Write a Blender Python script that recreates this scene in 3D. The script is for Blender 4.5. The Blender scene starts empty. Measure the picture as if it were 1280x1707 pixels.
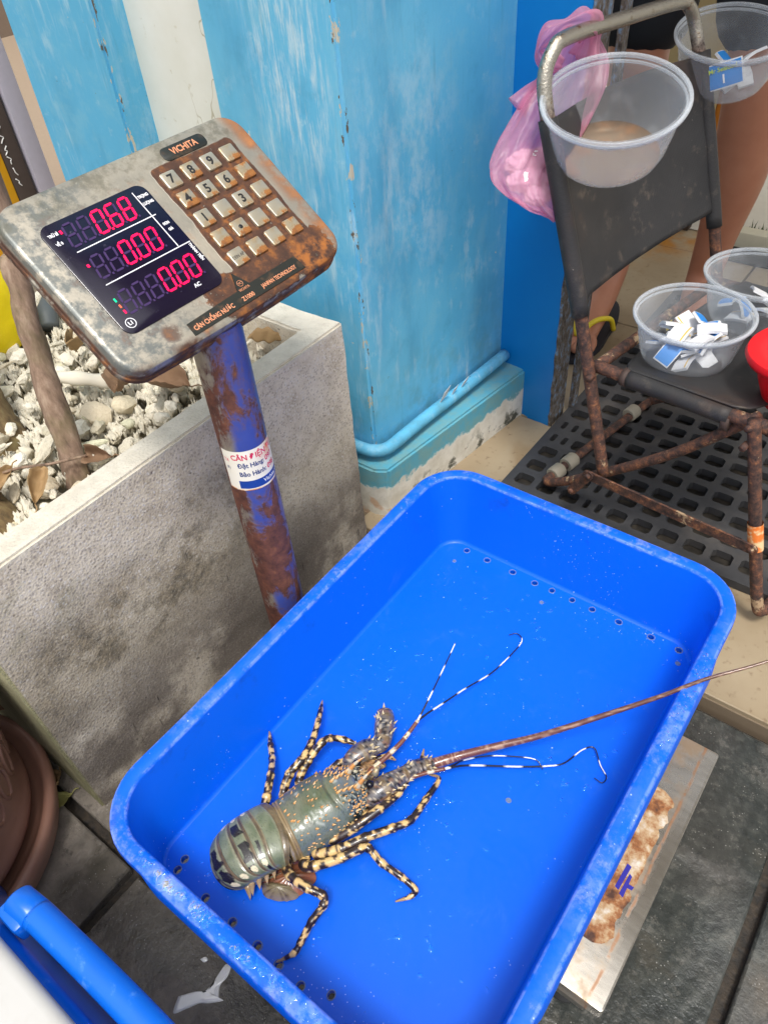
import bpy, bmesh, math, random
import numpy as np
from mathutils import Vector, Matrix, noise, Quaternion

random.seed(7)
scene = bpy.context.scene
COL = scene.collection

# ------------------------------------------------------------------ camera, sky, sun, exposure
CAM_H = 0.88
cam_d = bpy.data.cameras.new('camera')
cam = bpy.data.objects.new('camera', cam_d)
COL.objects.link(cam)
_r = Vector((0.8004541, 0.59561208, -0.06722717))
_d = Vector((0.3766685, -0.58708952, -0.71655198))
_f = Vector((-0.46625538, 0.54824461, -0.69428651))
cam.matrix_world = Matrix(((_r.x, -_d.x, -_f.x, 0), (_r.y, -_d.y, -_f.y, 0), (_r.z, -_d.z, -_f.z, CAM_H), (0, 0, 0, 1)))
cam_d.sensor_fit = 'VERTICAL'
cam_d.sensor_height = 36.0
cam_d.lens = 1228.9 / 1707.0 * 36.0
cam_d.clip_start = 0.02
cam_d.clip_end = 500.0
scene.camera = cam

SUN_DIR = Vector((0.25, -0.29, 0.92)).normalized()      # towards the sun
world = bpy.data.worlds.new('World')
scene.world = world
world.use_nodes = True
wn = world.node_tree
sky = wn.nodes.new('ShaderNodeTexSky')
sky.sky_type = 'NISHITA'
sky.sun_disc = False
sky.sun_elevation = math.asin(SUN_DIR.z)
sky.sun_rotation = math.atan2(SUN_DIR.x, SUN_DIR.y)
sky.air_density = 1.0
sky.dust_density = 3.0
sky.ozone_density = 1.0
hs = wn.nodes.new('ShaderNodeHueSaturation')
hs.inputs['Saturation'].default_value = 0.14
bg = wn.nodes['Background']
wn.links.new(sky.outputs[0], hs.inputs['Color'])
wn.links.new(hs.outputs[0], bg.inputs['Color'])
bg.inputs['Strength'].default_value = 0.15
sun_d = bpy.data.lights.new('sun', 'SUN')
sun_d.energy = 1.5
sun_d.angle = math.radians(13)
sun_d.color = (1.0, 0.96, 0.90)
sun = bpy.data.objects.new('sun', sun_d)
COL.objects.link(sun)
sun.rotation_euler = SUN_DIR.to_track_quat('Z', 'Y').to_euler()
vs = scene.view_settings
vs.view_transform = 'Standard'
vs.look = 'None'
vs.exposure = 0.74
vs.gamma = 1.0
vs.use_curve_mapping = False
scene.cycles.max_bounces = 8
scene.cycles.transparent_max_bounces = 24
scene.cycles.use_denoising = True

# ------------------------------------------------------------------ helpers
WORLD = {}

def link(o, parent=None, M=None):
    COL.objects.link(o)
    M = M or Matrix.Identity(4)
    if parent is not None:
        o.parent = parent
        o.matrix_parent_inverse = WORLD[parent].inverted()
    o.matrix_basis = M
    WORLD[o] = M
    return o

def tag(o, label=None, cat=None, group=None, kind=None):
    if label: o['label'] = label
    if cat: o['category'] = cat
    if group: o['group'] = group
    if kind: o['kind'] = kind
    return o

def empty(name, loc, M=None):
    o = bpy.data.objects.new(name, None)
    o.empty_display_size = 0.02
    return link(o, None, M or Matrix.Translation(Vector(loc)))

class MB:
    """collects verts, faces, per-vertex colours and material slots"""
    def __init__(s):
        s.v = []; s.f = []; s.c = []; s.mi = []; s.sm = []
    def add(s, v, f, col=None, mi=0, smooth=True):
        b = len(s.v)
        s.v.extend([tuple(x) for x in v])
        s.f.extend([tuple(i + b for i in q) for q in f])
        s.mi.extend([mi] * len(f)); s.sm.extend([smooth] * len(f))
        if col is None: col = (1, 1, 1)
        if len(col) == len(v) and not isinstance(col[0], (int, float)): s.c.extend(col)
        else: s.c.extend([tuple(col)] * len(v))
        return s
    def mesh(s, name, mats, usecol=False):
        me = bpy.data.meshes.new(name)
        me.from_pydata(s.v, [], s.f)
        for m in (mats if isinstance(mats, (list, tuple)) else [mats]): me.materials.append(m)
        me.polygons.foreach_set('material_index', s.mi)
        me.polygons.foreach_set('use_smooth', s.sm)
        if usecol:
            a = me.color_attributes.new('paint', 'FLOAT_COLOR', 'POINT')
            arr = np.ones((len(s.v), 4), np.float32); arr[:, :3] = np.array(s.c, np.float32)
            a.data.foreach_set('color', arr.ravel())
        me.validate(); me.update()
        return me
    def build(s, name, mats, parent=None, M=None, usecol=False, sharp=None):
        me = s.mesh(name, mats, usecol)
        if sharp is not None: me.set_sharp_from_angle(angle=math.radians(sharp))
        return link(bpy.data.objects.new(name, me), parent, M)

def spline(pts, n=8):
    """catmull-rom through points (any dimension)"""
    P = [np.array(p, float) for p in pts]
    if len(P) < 3:
        return [P[0] + (P[-1] - P[0]) * i / n for i in range(n + 1)]
    P = [2 * P[0] - P[1]] + P + [2 * P[-1] - P[-2]]
    out = []
    for i in range(1, len(P) - 2):
        a, b, c, d = P[i - 1:i + 3]
        for k in range(n):
            t = k / n
            out.append(0.5 * ((2 * b) + (c - a) * t + (2 * a - 5 * b + 4 * c - d) * t * t + (-a + 3 * b - 3 * c + d) * t ** 3))
    out.append(P[-2])
    return out

def tube(path, rad, seg=12, cap=True):
    """path list of xyz, rad scalar or list -> verts, faces, (t, angle) params"""
    P = [Vector(p[:3]) for p in path]
    n = len(P)
    R = [rad] * n if isinstance(rad, (int, float)) else list(rad)
    T = []
    for i in range(n):
        t = P[min(i + 1, n - 1)] - P[max(i - 1, 0)]
        T.append(t.normalized() if t.length > 1e-12 else Vector((0, 0, 1)))
    up = Vector((0, 0, 1)) if abs(T[0].z) < 0.9 else Vector((1, 0, 0))
    u = T[0].cross(up).normalized()
    v, f, par = [], [], []
    L = 0
    for i in range(n):
        if i: L += (P[i] - P[i - 1]).length
        u = (u - T[i] * u.dot(T[i])).normalized()
        w = T[i].cross(u)
        for k in range(seg):
            a = 2 * math.pi * k / seg
            v.append(P[i] + (u * math.cos(a) + w * math.sin(a)) * R[i]); par.append((L, a))
    for i in range(n - 1):
        for k in range(seg):
            f.append((i * seg + k, i * seg + (k + 1) % seg, (i + 1) * seg + (k + 1) % seg, (i + 1) * seg + k))
    if cap:
        f.append(tuple(range(seg - 1, -1, -1))); f.append(tuple((n - 1) * seg + k for k in range(seg)))
    return v, f, par

def lathe(prof, seg=48, a0=0, a1=2 * math.pi):
    v, f = [], []
    n = len(prof)
    full = abs(a1 - a0 - 2 * math.pi) < 1e-6
    m = seg if full else seg + 1
    for k in range(m):
        a = a0 + (a1 - a0) * k / seg
        for r, z in prof: v.append((r * math.cos(a), r * math.sin(a), z))
    for k in range(seg):
        k2 = (k + 1) % m
        for i in range(n - 1):
            f.append((k * n + i, k2 * n + i, k2 * n + i + 1, k * n + i + 1))
    return v, f

def boxv(lo, hi):
    x0, y0, z0 = lo; x1, y1, z1 = hi
    v = [(x0, y0, z0), (x1, y0, z0), (x1, y1, z0), (x0, y1, z0), (x0, y0, z1), (x1, y0, z1), (x1, y1, z1), (x0, y1, z1)]
    f = [(0, 3, 2, 1), (4, 5, 6, 7), (0, 1, 5, 4), (1, 2, 6, 5), (2, 3, 7, 6), (3, 0, 4, 7)]
    return v, f

def bbox(name, lo, hi, mat, parent=None, bev=0.003, M=None, seg=2, jitter=0, cuts=0):
    bm = bmesh.new()
    v, f = boxv(lo, hi)
    vv = [bm.verts.new(p) for p in v]
    for q in f: bm.faces.new([vv[i] for i in q])
    if bev: bmesh.ops.bevel(bm, geom=bm.edges[:], offset=bev, segments=seg, affect='EDGES', profile=0.5)
    if cuts:
        bmesh.ops.subdivide_edges(bm, edges=[e for e in bm.edges if e.calc_length() > 0.02], cuts=cuts, use_grid_fill=True)
    if jitter:
        for w in bm.verts:
            w.co += noise.noise_vector(w.co * 23) * jitter
    me = bpy.data.meshes.new(name); bm.to_mesh(me); bm.free()
    me.materials.append(mat)
    for p in me.polygons: p.use_smooth = True
    me.set_sharp_from_angle(angle=math.radians(40))
    return link(bpy.data.objects.new(name, me), parent, M)

def rrect(x0, x1, y0, y1, r, nc=8, ns=10):
    """rounded rectangle, list of (x, y), ccw starting at bottom side"""
    out = []
    cs = [((x1 - r, y0 + r), -90), ((x1 - r, y1 - r), 0), ((x0 + r, y1 - r), 90), ((x0 + r, y0 + r), 180)]
    starts = [((x0 + r, y0), (x1 - r, y0)), ((x1, y0 + r), (x1, y1 - r)), ((x1 - r, y1), (x0 + r, y1)), ((x0, y1 - r), (x0, y0 + r))]
    for (a, b), (c, ang) in zip(starts, cs):
        for k in range(ns): out.append((a[0] + (b[0] - a[0]) * k / ns, a[1] + (b[1] - a[1]) * k / ns))
        for k in range(nc):
            t = math.radians(ang + 90 * k / nc)
            out.append((c[0] + r * math.cos(t), c[1] + r * math.sin(t)))
    return out

def plate(x0, x1, y0, y1, r, z0, z1, bev=0.0, nc=6):
    """rounded plate in local xy, verts/faces"""
    loops = [(rrect(x0, x1, y0, y1, r, nc, 1), z0)]
    if bev:
        loops.append((rrect(x0, x1, y0, y1, r, nc, 1), z1 - bev))
        loops.append((rrect(x0 + bev * .3, x1 - bev * .3, y0 + bev * .3, y1 - bev * .3, max(r - bev * .3, 1e-5), nc, 1), z1 - bev * .3))
        loops.append((rrect(x0 + bev, x1 - bev, y0 + bev, y1 - bev, max(r - bev, 1e-5), nc, 1), z1))
    else: loops.append((rrect(x0, x1, y0, y1, r, nc, 1), z1))
    v, f = [], []
    n = len(loops[0][0])
    for l, z in loops: v += [(x, y, z) for x, y in l]
    for i in range(len(loops) - 1):
        for k in range(n): f.append((i * n + k, i * n + (k + 1) % n, (i + 1) * n + (k + 1) % n, (i + 1) * n + k))
    f.append(tuple(range(n - 1, -1, -1)))
    f.append(tuple((len(loops) - 1) * n + k for k in range(n)))
    return v, f

def text(body, size, mat, parent, M, align='CENTER', bold=0.0, sx=1.0, depth=0.0002, name='lettering', space=1.0):
    cu = bpy.data.curves.new('t', 'FONT')
    cu.body = body; cu.size = size; cu.align_x = align; cu.align_y = 'CENTER'
    cu.extrude = depth; cu.offset = bold; cu.space_character = space
    cu.resolution_u = 3
    tmp = bpy.data.objects.new('t', cu)
    COL.objects.link(tmp)
    bpy.context.view_layer.update()
    dg = bpy.context.evaluated_depsgraph_get()
    me = bpy.data.meshes.new_from_object(tmp.evaluated_get(dg))
    bpy.data.objects.remove(tmp); bpy.data.curves.remove(cu)
    me.name = name
    me.materials.clear(); me.materials.append(mat)
    return link(bpy.data.objects.new(name, me), parent, M @ Matrix.Diagonal((sx, 1, 1, 1)))

# ------------------------------------------------------------------ material builder
class G:
    def __init__(s, name):
        s.m = bpy.data.materials.new(name); s.m.use_nodes = True
        s.t = s.m.node_tree; s.n = s.t.nodes; s.l = s.t.links
        s.b = s.n['Principled BSDF']; s.o = s.n['Material Output']
    def _in(s, sock, val):
        if val is None: return
        if isinstance(val, bpy.types.NodeSocket): s.l.new(val, sock)
        elif isinstance(val, (tuple, list)):
            sock.default_value = (*val, 1.0) if len(val) == 3 and len(sock.default_value) == 4 else val
        else: sock.default_value = val
    def co(s, scale=(1, 1, 1), loc=(0, 0, 0), kind='Object', rot=(0, 0, 0)):
        tc = s.n.new('ShaderNodeTexCoord'); mp = s.n.new('ShaderNodeMapping')
        mp.inputs['Scale'].default_value = scale; mp.inputs['Location'].default_value = loc; mp.inputs['Rotation'].default_value = rot
        s.l.new(tc.outputs[kind], mp.inputs['Vector'])
        return mp.outputs[0]
    def xyz(s, v=None):
        q = s.n.new('ShaderNodeSeparateXYZ'); s.l.new(v or s.co(), q.inputs[0]); return q.outputs
    def noise(s, scale, detail=5, rough=.55, vec=None, dist=0.0, out='Fac'):
        q = s.n.new('ShaderNodeTexNoise')
        q.inputs['Scale'].default_value = scale; q.inputs['Detail'].default_value = detail
        q.inputs['Roughness'].default_value = rough; q.inputs['Distortion'].default_value = dist
        s.l.new(vec or s.co(), q.inputs['Vector'])
        return q.outputs[out]
    def vor(s, scale, vec=None, feature='F1', out='Distance', rnd=1.0):
        q = s.n.new('ShaderNodeTexVoronoi'); q.feature = feature
        q.inputs['Scale'].default_value = scale; q.inputs['Randomness'].default_value = rnd
        s.l.new(vec or s.co(), q.inputs['Vector'])
        return q.outputs[out]
    def step(s, x, a, b, lo=0.0, hi=1.0):
        q = s.n.new('ShaderNodeMapRange'); q.interpolation_type = 'SMOOTHSTEP'
        s._in(q.inputs[0], x); q.inputs[1].default_value = a; q.inputs[2].default_value = b
        q.inputs[3].default_value = lo; q.inputs[4].default_value = hi
        if a > b:
            q.inputs[1].default_value = b; q.inputs[2].default_value = a; q.inputs[3].default_value = hi; q.inputs[4].default_value = lo
        return q.outputs[0]
    def math(s, op, a, b=0.0, c=None, clamp=False):
        q = s.n.new('ShaderNodeMath'); q.operation = op; q.use_clamp = clamp
        s._in(q.inputs[0], a); s._in(q.inputs[1], b)
        if c is not None: s._in(q.inputs[2], c)
        return q.outputs[0]
    def mul(s, a, b): return s.math('MULTIPLY', a, b)
    def add(s, a, b): return s.math('ADD', a, b)
    def mx(s, a, b): return s.math('MAXIMUM', a, b)
    def mix(s, fac, a, b, mode='MIX'):
        q = s.n.new('ShaderNodeMix'); q.data_type = 'RGBA'; q.blend_type = mode; q.clamp_factor = True
        s._in(q.inputs[0], fac); s._in(q.inputs[6], a); s._in(q.inputs[7], b)
        return q.outputs[2]
    def ramp(s, x, stops):
        q = s.n.new('ShaderNodeValToRGB'); e = q.color_ramp.elements
        while len(e) < len(stops): e.new(0.5)
        for el, (p, c) in zip(e, stops): el.position = p; el.color = (*c, 1)
        s._in(q.inputs[0], x); return q.outputs[0]
    def attr(s, name='paint'):
        q = s.n.new('ShaderNodeAttribute'); q.attribute_name = name; return q.outputs['Color']
    def rnd(s):
        q = s.n.new('ShaderNodeObjectInfo'); return q.outputs['Random']
    def bump(s, h, strength=.3, dist=.001, normal=None):
        q = s.n.new('ShaderNodeBump'); q.inputs['Strength'].default_value = strength; q.inputs['Distance'].default_value = dist
        s._in(q.inputs['Height'], h)
        if normal is not None: s.l.new(normal, q.inputs['Normal'])
        return q.outputs[0]
    def out(s, base, rough=.5, metal=0.0, bump=None, **kw):
        s._in(s.b.inputs['Base Color'], base); s._in(s.b.inputs['Roughness'], rough); s._in(s.b.inputs['Metallic'], metal)
        if bump is not None: s.l.new(bump, s.b.inputs['Normal'])
        for k, v in kw.items(): s._in(s.b.inputs[k.replace('_', ' ')], v)
        return s.m
    def clear(s, fac, tint=(1, 1, 1)):
        """see-through plastic: fac of the principled shader over a plain transparent one"""
        tr = s.n.new('ShaderNodeBsdfTransparent'); s._in(tr.inputs[0], tint)
        mx = s.n.new('ShaderNodeMixShader'); s._in(mx.inputs[0], fac)
        s.l.new(tr.outputs[0], mx.inputs[1]); s.l.new(s.b.outputs[0], mx.inputs[2]); s.l.new(mx.outputs[0], s.o.inputs[0])
        return s.m
    def fres(s, ior=1.4):
        q = s.n.new('ShaderNodeLayerWeight'); q.inputs[0].default_value = ior; return q.outputs['Facing']

def flat(name, col, rough=.5, metal=0.0, **kw):
    g = G(name)
    n = g.noise(60, 4)
    c = g.mix(g.mul(n, .35), col, tuple(x * .6 for x in col))
    return g.out(c, rough, metal, **kw)

def rgb(r, g_, b):
    f = lambda x: ((x / 255 + .055) / 1.055) ** 2.4 if x > 10 else x / 255 / 12.92
    return (f(r), f(g_), f(b))
# ------------------------------------------------------------------ surface materials
def m_stone():
    g = G('dark_stone')
    p0 = g.xyz(g.co())
    n1 = g.noise(9, 6, .6); n2 = g.noise(70, 5, .65); n3 = g.noise(3.2, 3)
    v = g.vor(160)
    c = g.ramp(n2, [(.3, (.022, .025, .024)), (.5, (.048, .053, .049)), (.72, (.12, .122, .108))])
    p = g.xyz(g.co()); left = g.step(p[0], -.15, -.40)
    c = g.mix(g.mul(left, .85), c, g.mix(n2, (.15, .13, .11), (.36, .31, .26)))
    c = g.mix(g.step(n1, .5, .68), c, (.11, .095, .072))
    c = g.mix(g.mul(g.step(n3, .5, .62), .45), c, (.10, .085, .075))
    wet = g.step(g.add(g.noise(5.5, 4, .5, dist=.6), g.mul(g.step(p0[0], -.05, .05), .07)), .46, .58)
    c = g.mix(g.mul(wet, .55), c, (.026, .029, .027))
    sk = g.mul(g.step(g.vor(230, vec=g.co(loc=(1, 2, 0))), .20, .08), g.step(g.noise(18, 4, .6), .48, .60))
    c = g.mix(g.mul(sk, .6), c, (.42, .41, .38))
    gr2 = g.noise(34, 8, .8)
    c = g.mix(g.mul(g.step(gr2, .52, .66), .5), c, (.17, .16, .14)); c = g.mix(g.mul(g.step(gr2, .46, .34), .6), c, (.018, .019, .018))
    r = g.math('SUBTRACT', g.add(.50, g.mul(n2, .20)), g.mul(wet, .46))
    h = g.add(g.mul(n2, .8), g.mul(g.noise(260, 3), .35))
    h = g.mul(h, g.math('SUBTRACT', 1.1, g.mul(wet, .55)))
    return g.out(c, r, bump=g.bump(h, .75, .0032))
M_STONE = m_stone()

def m_soil():
    g = G('joint_dirt'); n = g.noise(120, 5)
    return g.out(g.ramp(n, [(.3, (.012, .011, .010)), (.7, (.05, .035, .022))]), .7, bump=g.bump(n, .6, .003))
M_DIRT = m_soil()

def m_btile():
    g = G('beige_floor_tile')
    n = g.noise(7, 5); n2 = g.noise(90, 4)
    c = g.ramp(n, [(.3, rgb(142, 124, 98)), (.7, rgb(164, 148, 122))])
    c = g.mix(g.step(n2, .58, .78), c, rgb(124, 104, 80))
    st = g.step(g.noise(4.2, 4, .6, dist=1.0), .58, .72)
    c = g.mix(g.mul(st, .5), c, rgb(128, 98, 58))
    p = g.xyz(g.co())
    rx = g.step(g.math('ADD', g.math('ABSOLUTE', g.add(p[0], .59)), g.math('ABSOLUTE', g.add(p[1], -1.90))), .26, .05)
    c = g.mix(g.mul(rx, g.step(g.noise(16, 4), .35, .6)), c, rgb(165, 110, 40))
    return g.out(c, g.add(.28, g.mul(n2, .25)), bump=g.bump(n2, .15, .001))
M_BTILE = m_btile()

def m_concrete():
    g = G('planter_concrete')
    p = g.xyz(g.co())
    n = g.noise(26, 7, .65); n2 = g.noise(300, 4, .6); n3 = g.noise(5, 4)
    c = g.ramp(n, [(.28, rgb(172, 160, 142)), (.5, rgb(202, 191, 172)), (.75, rgb(220, 211, 194))])
    # pitted aggregate
    v = g.vor(330); ch = g.vor(330, out='Color')
    sp = g.xyz(ch)[0]
    c = g.mix(g.mul(g.mul(g.step(sp, .68, .8), g.step(v, .62, .3)), .5), c, rgb(136, 126, 116))
    c = g.mix(g.mul(g.step(sp, .22, .12), g.step(v, .6, .3)), c, rgb(206, 200, 190))
    # grey brown patches, denser low on the wall, and a mossy brown stain to the left
    low = g.step(p[2], .25, .06)
    c = g.mix(g.mul(g.mul(low, g.step(g.noise(9, 6, .6), .34, .52)), .85), c, rgb(98, 89, 81))
    low2 = g.mul(g.step(g.noise(6, 6, .65, vec=g.co(loc=(4, 4, 1)), dist=.6), .50, .57), g.step(p[2], .30, .12))
    c = g.mix(g.mul(low2, .30), c, rgb(74, 66, 58))
    hx = g.add(p[2], g.mul(g.add(n3, -.5), .16))
    dy = g.math('ABSOLUTE', g.add(p[1], -.25))
    band = g.mul(g.step(g.math('ABSOLUTE', g.add(g.add(hx, g.mul(p[1], -.10)), -.225)), .10, .03), g.step(dy, .28, .10))
    c = g.mix(g.mul(g.mul(band, g.step(g.noise(13, 8, .72), .36, .56)), .85), c, g.mix(g.step(g.noise(90, 5, .7), .35, .65), rgb(66, 58, 42), rgb(132, 118, 94)))
    gm = g.mul(g.step(g.noise(11, 5, .6, dist=.8), .5, .64), g.mul(g.step(p[1], .26, .12), g.step(p[2], .26, .35)))
    c = g.mix(g.mul(gm, .55), c, rgb(84, 86, 46))
    # dark drips
    dr = g.step(g.noise(1, 4, .6, vec=g.co((90, 90, 9))), .66, .73)
    c = g.mix(g.mul(dr, g.step(p[2], .33, .2)), c, rgb(66, 60, 54))
    pits = g.step(g.noise(120, 3, .5), .70, .76)
    c = g.mix(g.mul(pits, .7), c, rgb(74, 68, 62))
    gr_ = g.noise(520, 3, .6)
    c = g.mix(g.mul(g.step(gr_, .52, .66), .22), c, rgb(120, 108, 96)); c = g.mix(g.mul(g.step(gr_, .46, .34), .22), c, rgb(222, 214, 200))
    ck_ = g.mul(g.step(g.noise(70, 6, .75), .60, .68), .45)
    c = g.mix(ck_, c, rgb(104, 94, 82))
    # the pale smooth top
    top = g.step(p[2], .398, .404)
    c = g.mix(g.mul(top, .8), c, g.ramp(g.noise(60, 6), [(.3, rgb(186, 180, 166)), (.6, rgb(206, 200, 186))]))
    # mossy end face
    endf = g.step(p[1], .0840, .0815)
    c = g.mix(g.mul(endf, .85), c, g.ramp(g.noise(14, 6, .7, vec=g.co((1, 1, .25))), [(.3, rgb(122, 120, 82)), (.7, rgb(172, 168, 128))]))
    h = g.add(g.mul(n2, .5), g.add(g.mul(v, -.3), g.mul(n, .6)))
    return g.out(c, .85, bump=g.bump(h, .7, .0022))
M_CONC = m_concrete()

def m_paint(name, base, dark, chips=True, streak=1.0):
    g = G(name)
    p = g.xyz(g.co())
    big = g.noise(3.5, 4); fine = g.noise(170, 4)
    c = g.mix(g.step(big, .35, .7), base, dark)
    # chalky vertical weathering
    s1 = g.noise(1, 6, .66, vec=g.co((60, 60, 10)))
    zone = g.step(g.noise(2.6, 2, .5, vec=g.co((1.6, 1.6, 1))), .44, .60)
    c = g.mix(g.mul(g.mul(g.step(s1, .50, .72), zone), .75 * streak), c, rgb(205, 225, 228))
    s2 = g.step(g.noise(34, 6, .7), .60, .74)
    c = g.mix(g.mul(s2, .30 * streak), c, rgb(196, 222, 226))
    if chips:
        ch = g.step(g.noise(48, 4, .6), .735, .76)
        c = g.mix(ch, c, rgb(206, 202, 186))
        ch2 = g.step(g.noise(75, 3, .6, vec=g.co(loc=(3, 1, 7))), .745, .77)
        c = g.mix(ch2, c, rgb(70, 96, 92))
    sc = g.mul(g.step(g.noise(26, 7, .72, vec=g.co((1, 1, .55))), .52, .66), g.step(g.noise(5, 3, vec=g.co(loc=(9, 2, 4))), .45, .6))
    c = g.mix(g.mul(sc, .45 * streak), c, rgb(176, 210, 222))
    pf = g.mul(g.mul(g.step(g.math('ABSOLUTE', g.add(p[0], .675)), .085, .03), g.step(p[2], .46, .62)), g.step(p[1], .712, .704))
    pr = g.mul(g.mul(g.step(g.math('ABSOLUTE', g.add(p[1], -.80)), .13, .04), g.step(g.math('ABSOLUTE', g.add(p[2], -.52)), .20, .06)), g.step(p[1], .703, .71))
    vs_ = g.noise(1, 7, .74, vec=g.co((120, 120, 15)))
    c = g.mix(g.mul(g.mul(pf, g.step(vs_, .44, .66)), .62), c, rgb(216, 226, 224))
    c = g.mix(g.mul(g.mul(pr, g.step(g.noise(30, 7, .75, vec=g.co((1, 1, .6))), .46, .64)), .42), c, rgb(190, 214, 222))
    dk = g.step(g.noise(7, 5, .6, vec=g.co((1, 1, .4), loc=(2, 7, 1))), .50, .68)
    c = g.mix(g.mul(dk, .42), c, rgb(52, 132, 172))
    mt = g.noise(15, 7, .7, vec=g.co(loc=(7, 1, 3)))
    c = g.mix(g.mul(g.step(mt, .50, .66), .28), c, rgb(132, 190, 208)); c = g.mix(g.mul(g.step(mt, .46, .30), .30), c, rgb(58, 140, 176))
    vk = g.step(g.noise(1, 6, .7, vec=g.co((85, 85, 5), loc=(1, 2, 3))), .56, .72)
    c = g.mix(g.mul(vk, .22), c, rgb(60, 120, 140))
    for ex_, ey_ in ((-.600, .700), (-1.021, .700)):
        d = g.add(g.math('ABSOLUTE', g.add(p[0], -ex_)), g.math('ABSOLUTE', g.add(p[1], -ey_)))
        wob = g.mul(g.step(g.noise(1, 5, .7, vec=g.co((60, 60, 22))), .52, .64), .0088)
        m_ = g.math('LESS_THAN', d, wob)
        c = g.mix(m_, c, rgb(198, 188, 166))
        m2_ = g.math('LESS_THAN', d, g.mul(g.step(g.noise(1, 5, .7, vec=g.co((80, 80, 34), loc=(3, 3, 8))), .52, .64), .0072))
        c = g.mix(m2_, c, rgb(96, 84, 70))
    # grime along the foot
    low = g.mul(g.step(p[2], .34, .08), g.step(g.noise(22, 5, .65), .42, .68))
    c = g.mix(g.mul(low, .45), c, rgb(92, 122, 110))
    return g.out(c, .55, bump=g.bump(g.add(fine, g.mul(s1, .6)), .25, .0012))
M_SKYBLUE = m_paint('faded_sky_blue_paint', rgb(84, 172, 212), rgb(104, 184, 216))
M_WHITEW = None
def m_white():
    g = G('old_white_plaster')
    n = g.noise(9, 5); s = g.noise(60, 4)
    c = g.ramp(n, [(.3, rgb(222, 220, 206)), (.7, rgb(236, 235, 226))])
    c = g.mix(g.mul(g.step(s, .64, .74), .5), c, rgb(188, 176, 140))
    cr = g.noise(14, 3, .6, vec=g.co((1, 1, .35), loc=(.3, 0, 0)))
    ck = g.step(g.math('ABSOLUTE', g.add(cr, -.5)), .006, .002)
    p = g.xyz(g.co())
    c = g.mix(g.mul(g.mul(ck, g.step(g.math('ABSOLUTE', g.add(p[0], .885)), .05, .02)), .7), c, rgb(168, 156, 122))
    return g.out(c, .7, bump=g.bump(n, .2, .002))
M_WHITEW = m_white()
def m_door():
    g = G('blue_door_paint')
    n = g.noise(12, 5); p = g.xyz(g.co())
    c = g.mix(n, rgb(0, 112, 190), rgb(4, 126, 200))
    s = g.step(g.noise(50, 5, .6), .70, .75)
    c = g.mix(g.mul(s, .5), c, rgb(20, 60, 110))
    return g.out(c, .42, bump=g.bump(n, .1, .001))
M_DOOR = m_door()
def m_edgewood():
    g = G('worn_door_edge')
    n = g.noise(130, 6, .7, vec=g.co((1, 1, .5)))
    return g.out(g.ramp(n, [(.36, rgb(48, 44, 42)), (.52, rgb(104, 94, 84)), (.70, rgb(112, 150, 186))]), .7, bump=g.bump(n, .5, .003))
M_EDGE = m_edgewood()
def m_plinth():
    g = G('peeling_plinth_paint')
    p = g.xyz(g.co()); n = g.noise(34, 6, .65); n1 = g.noise(10, 5, .6)
    c = g.mix(g.step(n, .35, .65), g.mix(n1, rgb(64, 158, 192), rgb(96, 166, 180)), rgb(112, 160, 164))
    pe = g.step(g.add(p[2], g.mul(g.add(n, -.5), .06)), .082, .074)
    c = g.mix(pe, c, g.ramp(n, [(.3, rgb(198, 192, 176)), (.6, rgb(222, 218, 206))]))
    mo = g.mul(pe, g.step(g.noise(26, 5, .6), .54, .62))
    mo = g.mul(mo, g.step(p[2], .075, .03))
    c = g.mix(g.mul(mo, .9), c, rgb(40, 44, 26))
    ru = g.mul(pe, g.step(g.noise(20, 4, .6, vec=g.co(loc=(4, 2, 0))), .60, .68))
    c = g.mix(g.mul(ru, .5), c, rgb(200, 140, 80))
    return g.out(c, .75, bump=g.bump(g.add(n, pe), .5, .002))
M_PLINTH = m_plinth()

# ------------------------------------------------------------------ ground
def sheet(name, x0, x1, y0, y1, z, mat):
    mb = MB(); mb.add([(x0, y0, z), (x1, y0, z), (x1, y1, z), (x0, y1, z)], [(0, 1, 2, 3)])
    return mb.build(name, mat)
ground = tag(sheet('ground', -60, 60, -60, 60, -.016, M_DIRT), kind='structure')
JT = .005
xs = [(-1.64, -1.075), (-1.065, -.484), (-.471, .105), (.119, .70), (.71, 1.3)]
ys = [(-1.2, -.555), (-.545, .052), (.065, .622)]
for i, (a, b) in enumerate(xs):
    for j, (c_, d_) in enumerate(ys):
        dz = random.uniform(-.0015, .001)
        if i == 2 and j == 1: dz = -.002
        t = bbox('stone_tile', (a, c_, -.03), (b, d_, dz), M_STONE, ground, bev=.0025, seg=1)
pav = tag(sheet('pavement', -30, -1.66, -20, 30, -.006, flat('street_paving', rgb(150, 132, 112), .8)), kind='structure')

# raised shop floor in beige tiles, the step edge towards the stone paving
flo = tag(bbox('shop_floor', (-.62, .632, -.03), (1.6, 3.4, .013), flat('tile_bed', rgb(120, 104, 84), .8), None, bev=.001, seg=1), kind='structure')
for i, (a, b) in enumerate([(-.60, -.335), (-.33, .07), (.075, .475), (.48, .88), (.885, 1.285)]):
    for j in range(5):
        y0 = .634 + j * .402
        if j == 0 and i == 0: pass
        bbox('floor_tile', (a, y0, .0), (b, y0 + .399, .020 + random.uniform(-.0006, .0006)), M_BTILE, flo, bev=.0012, seg=1)

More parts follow.
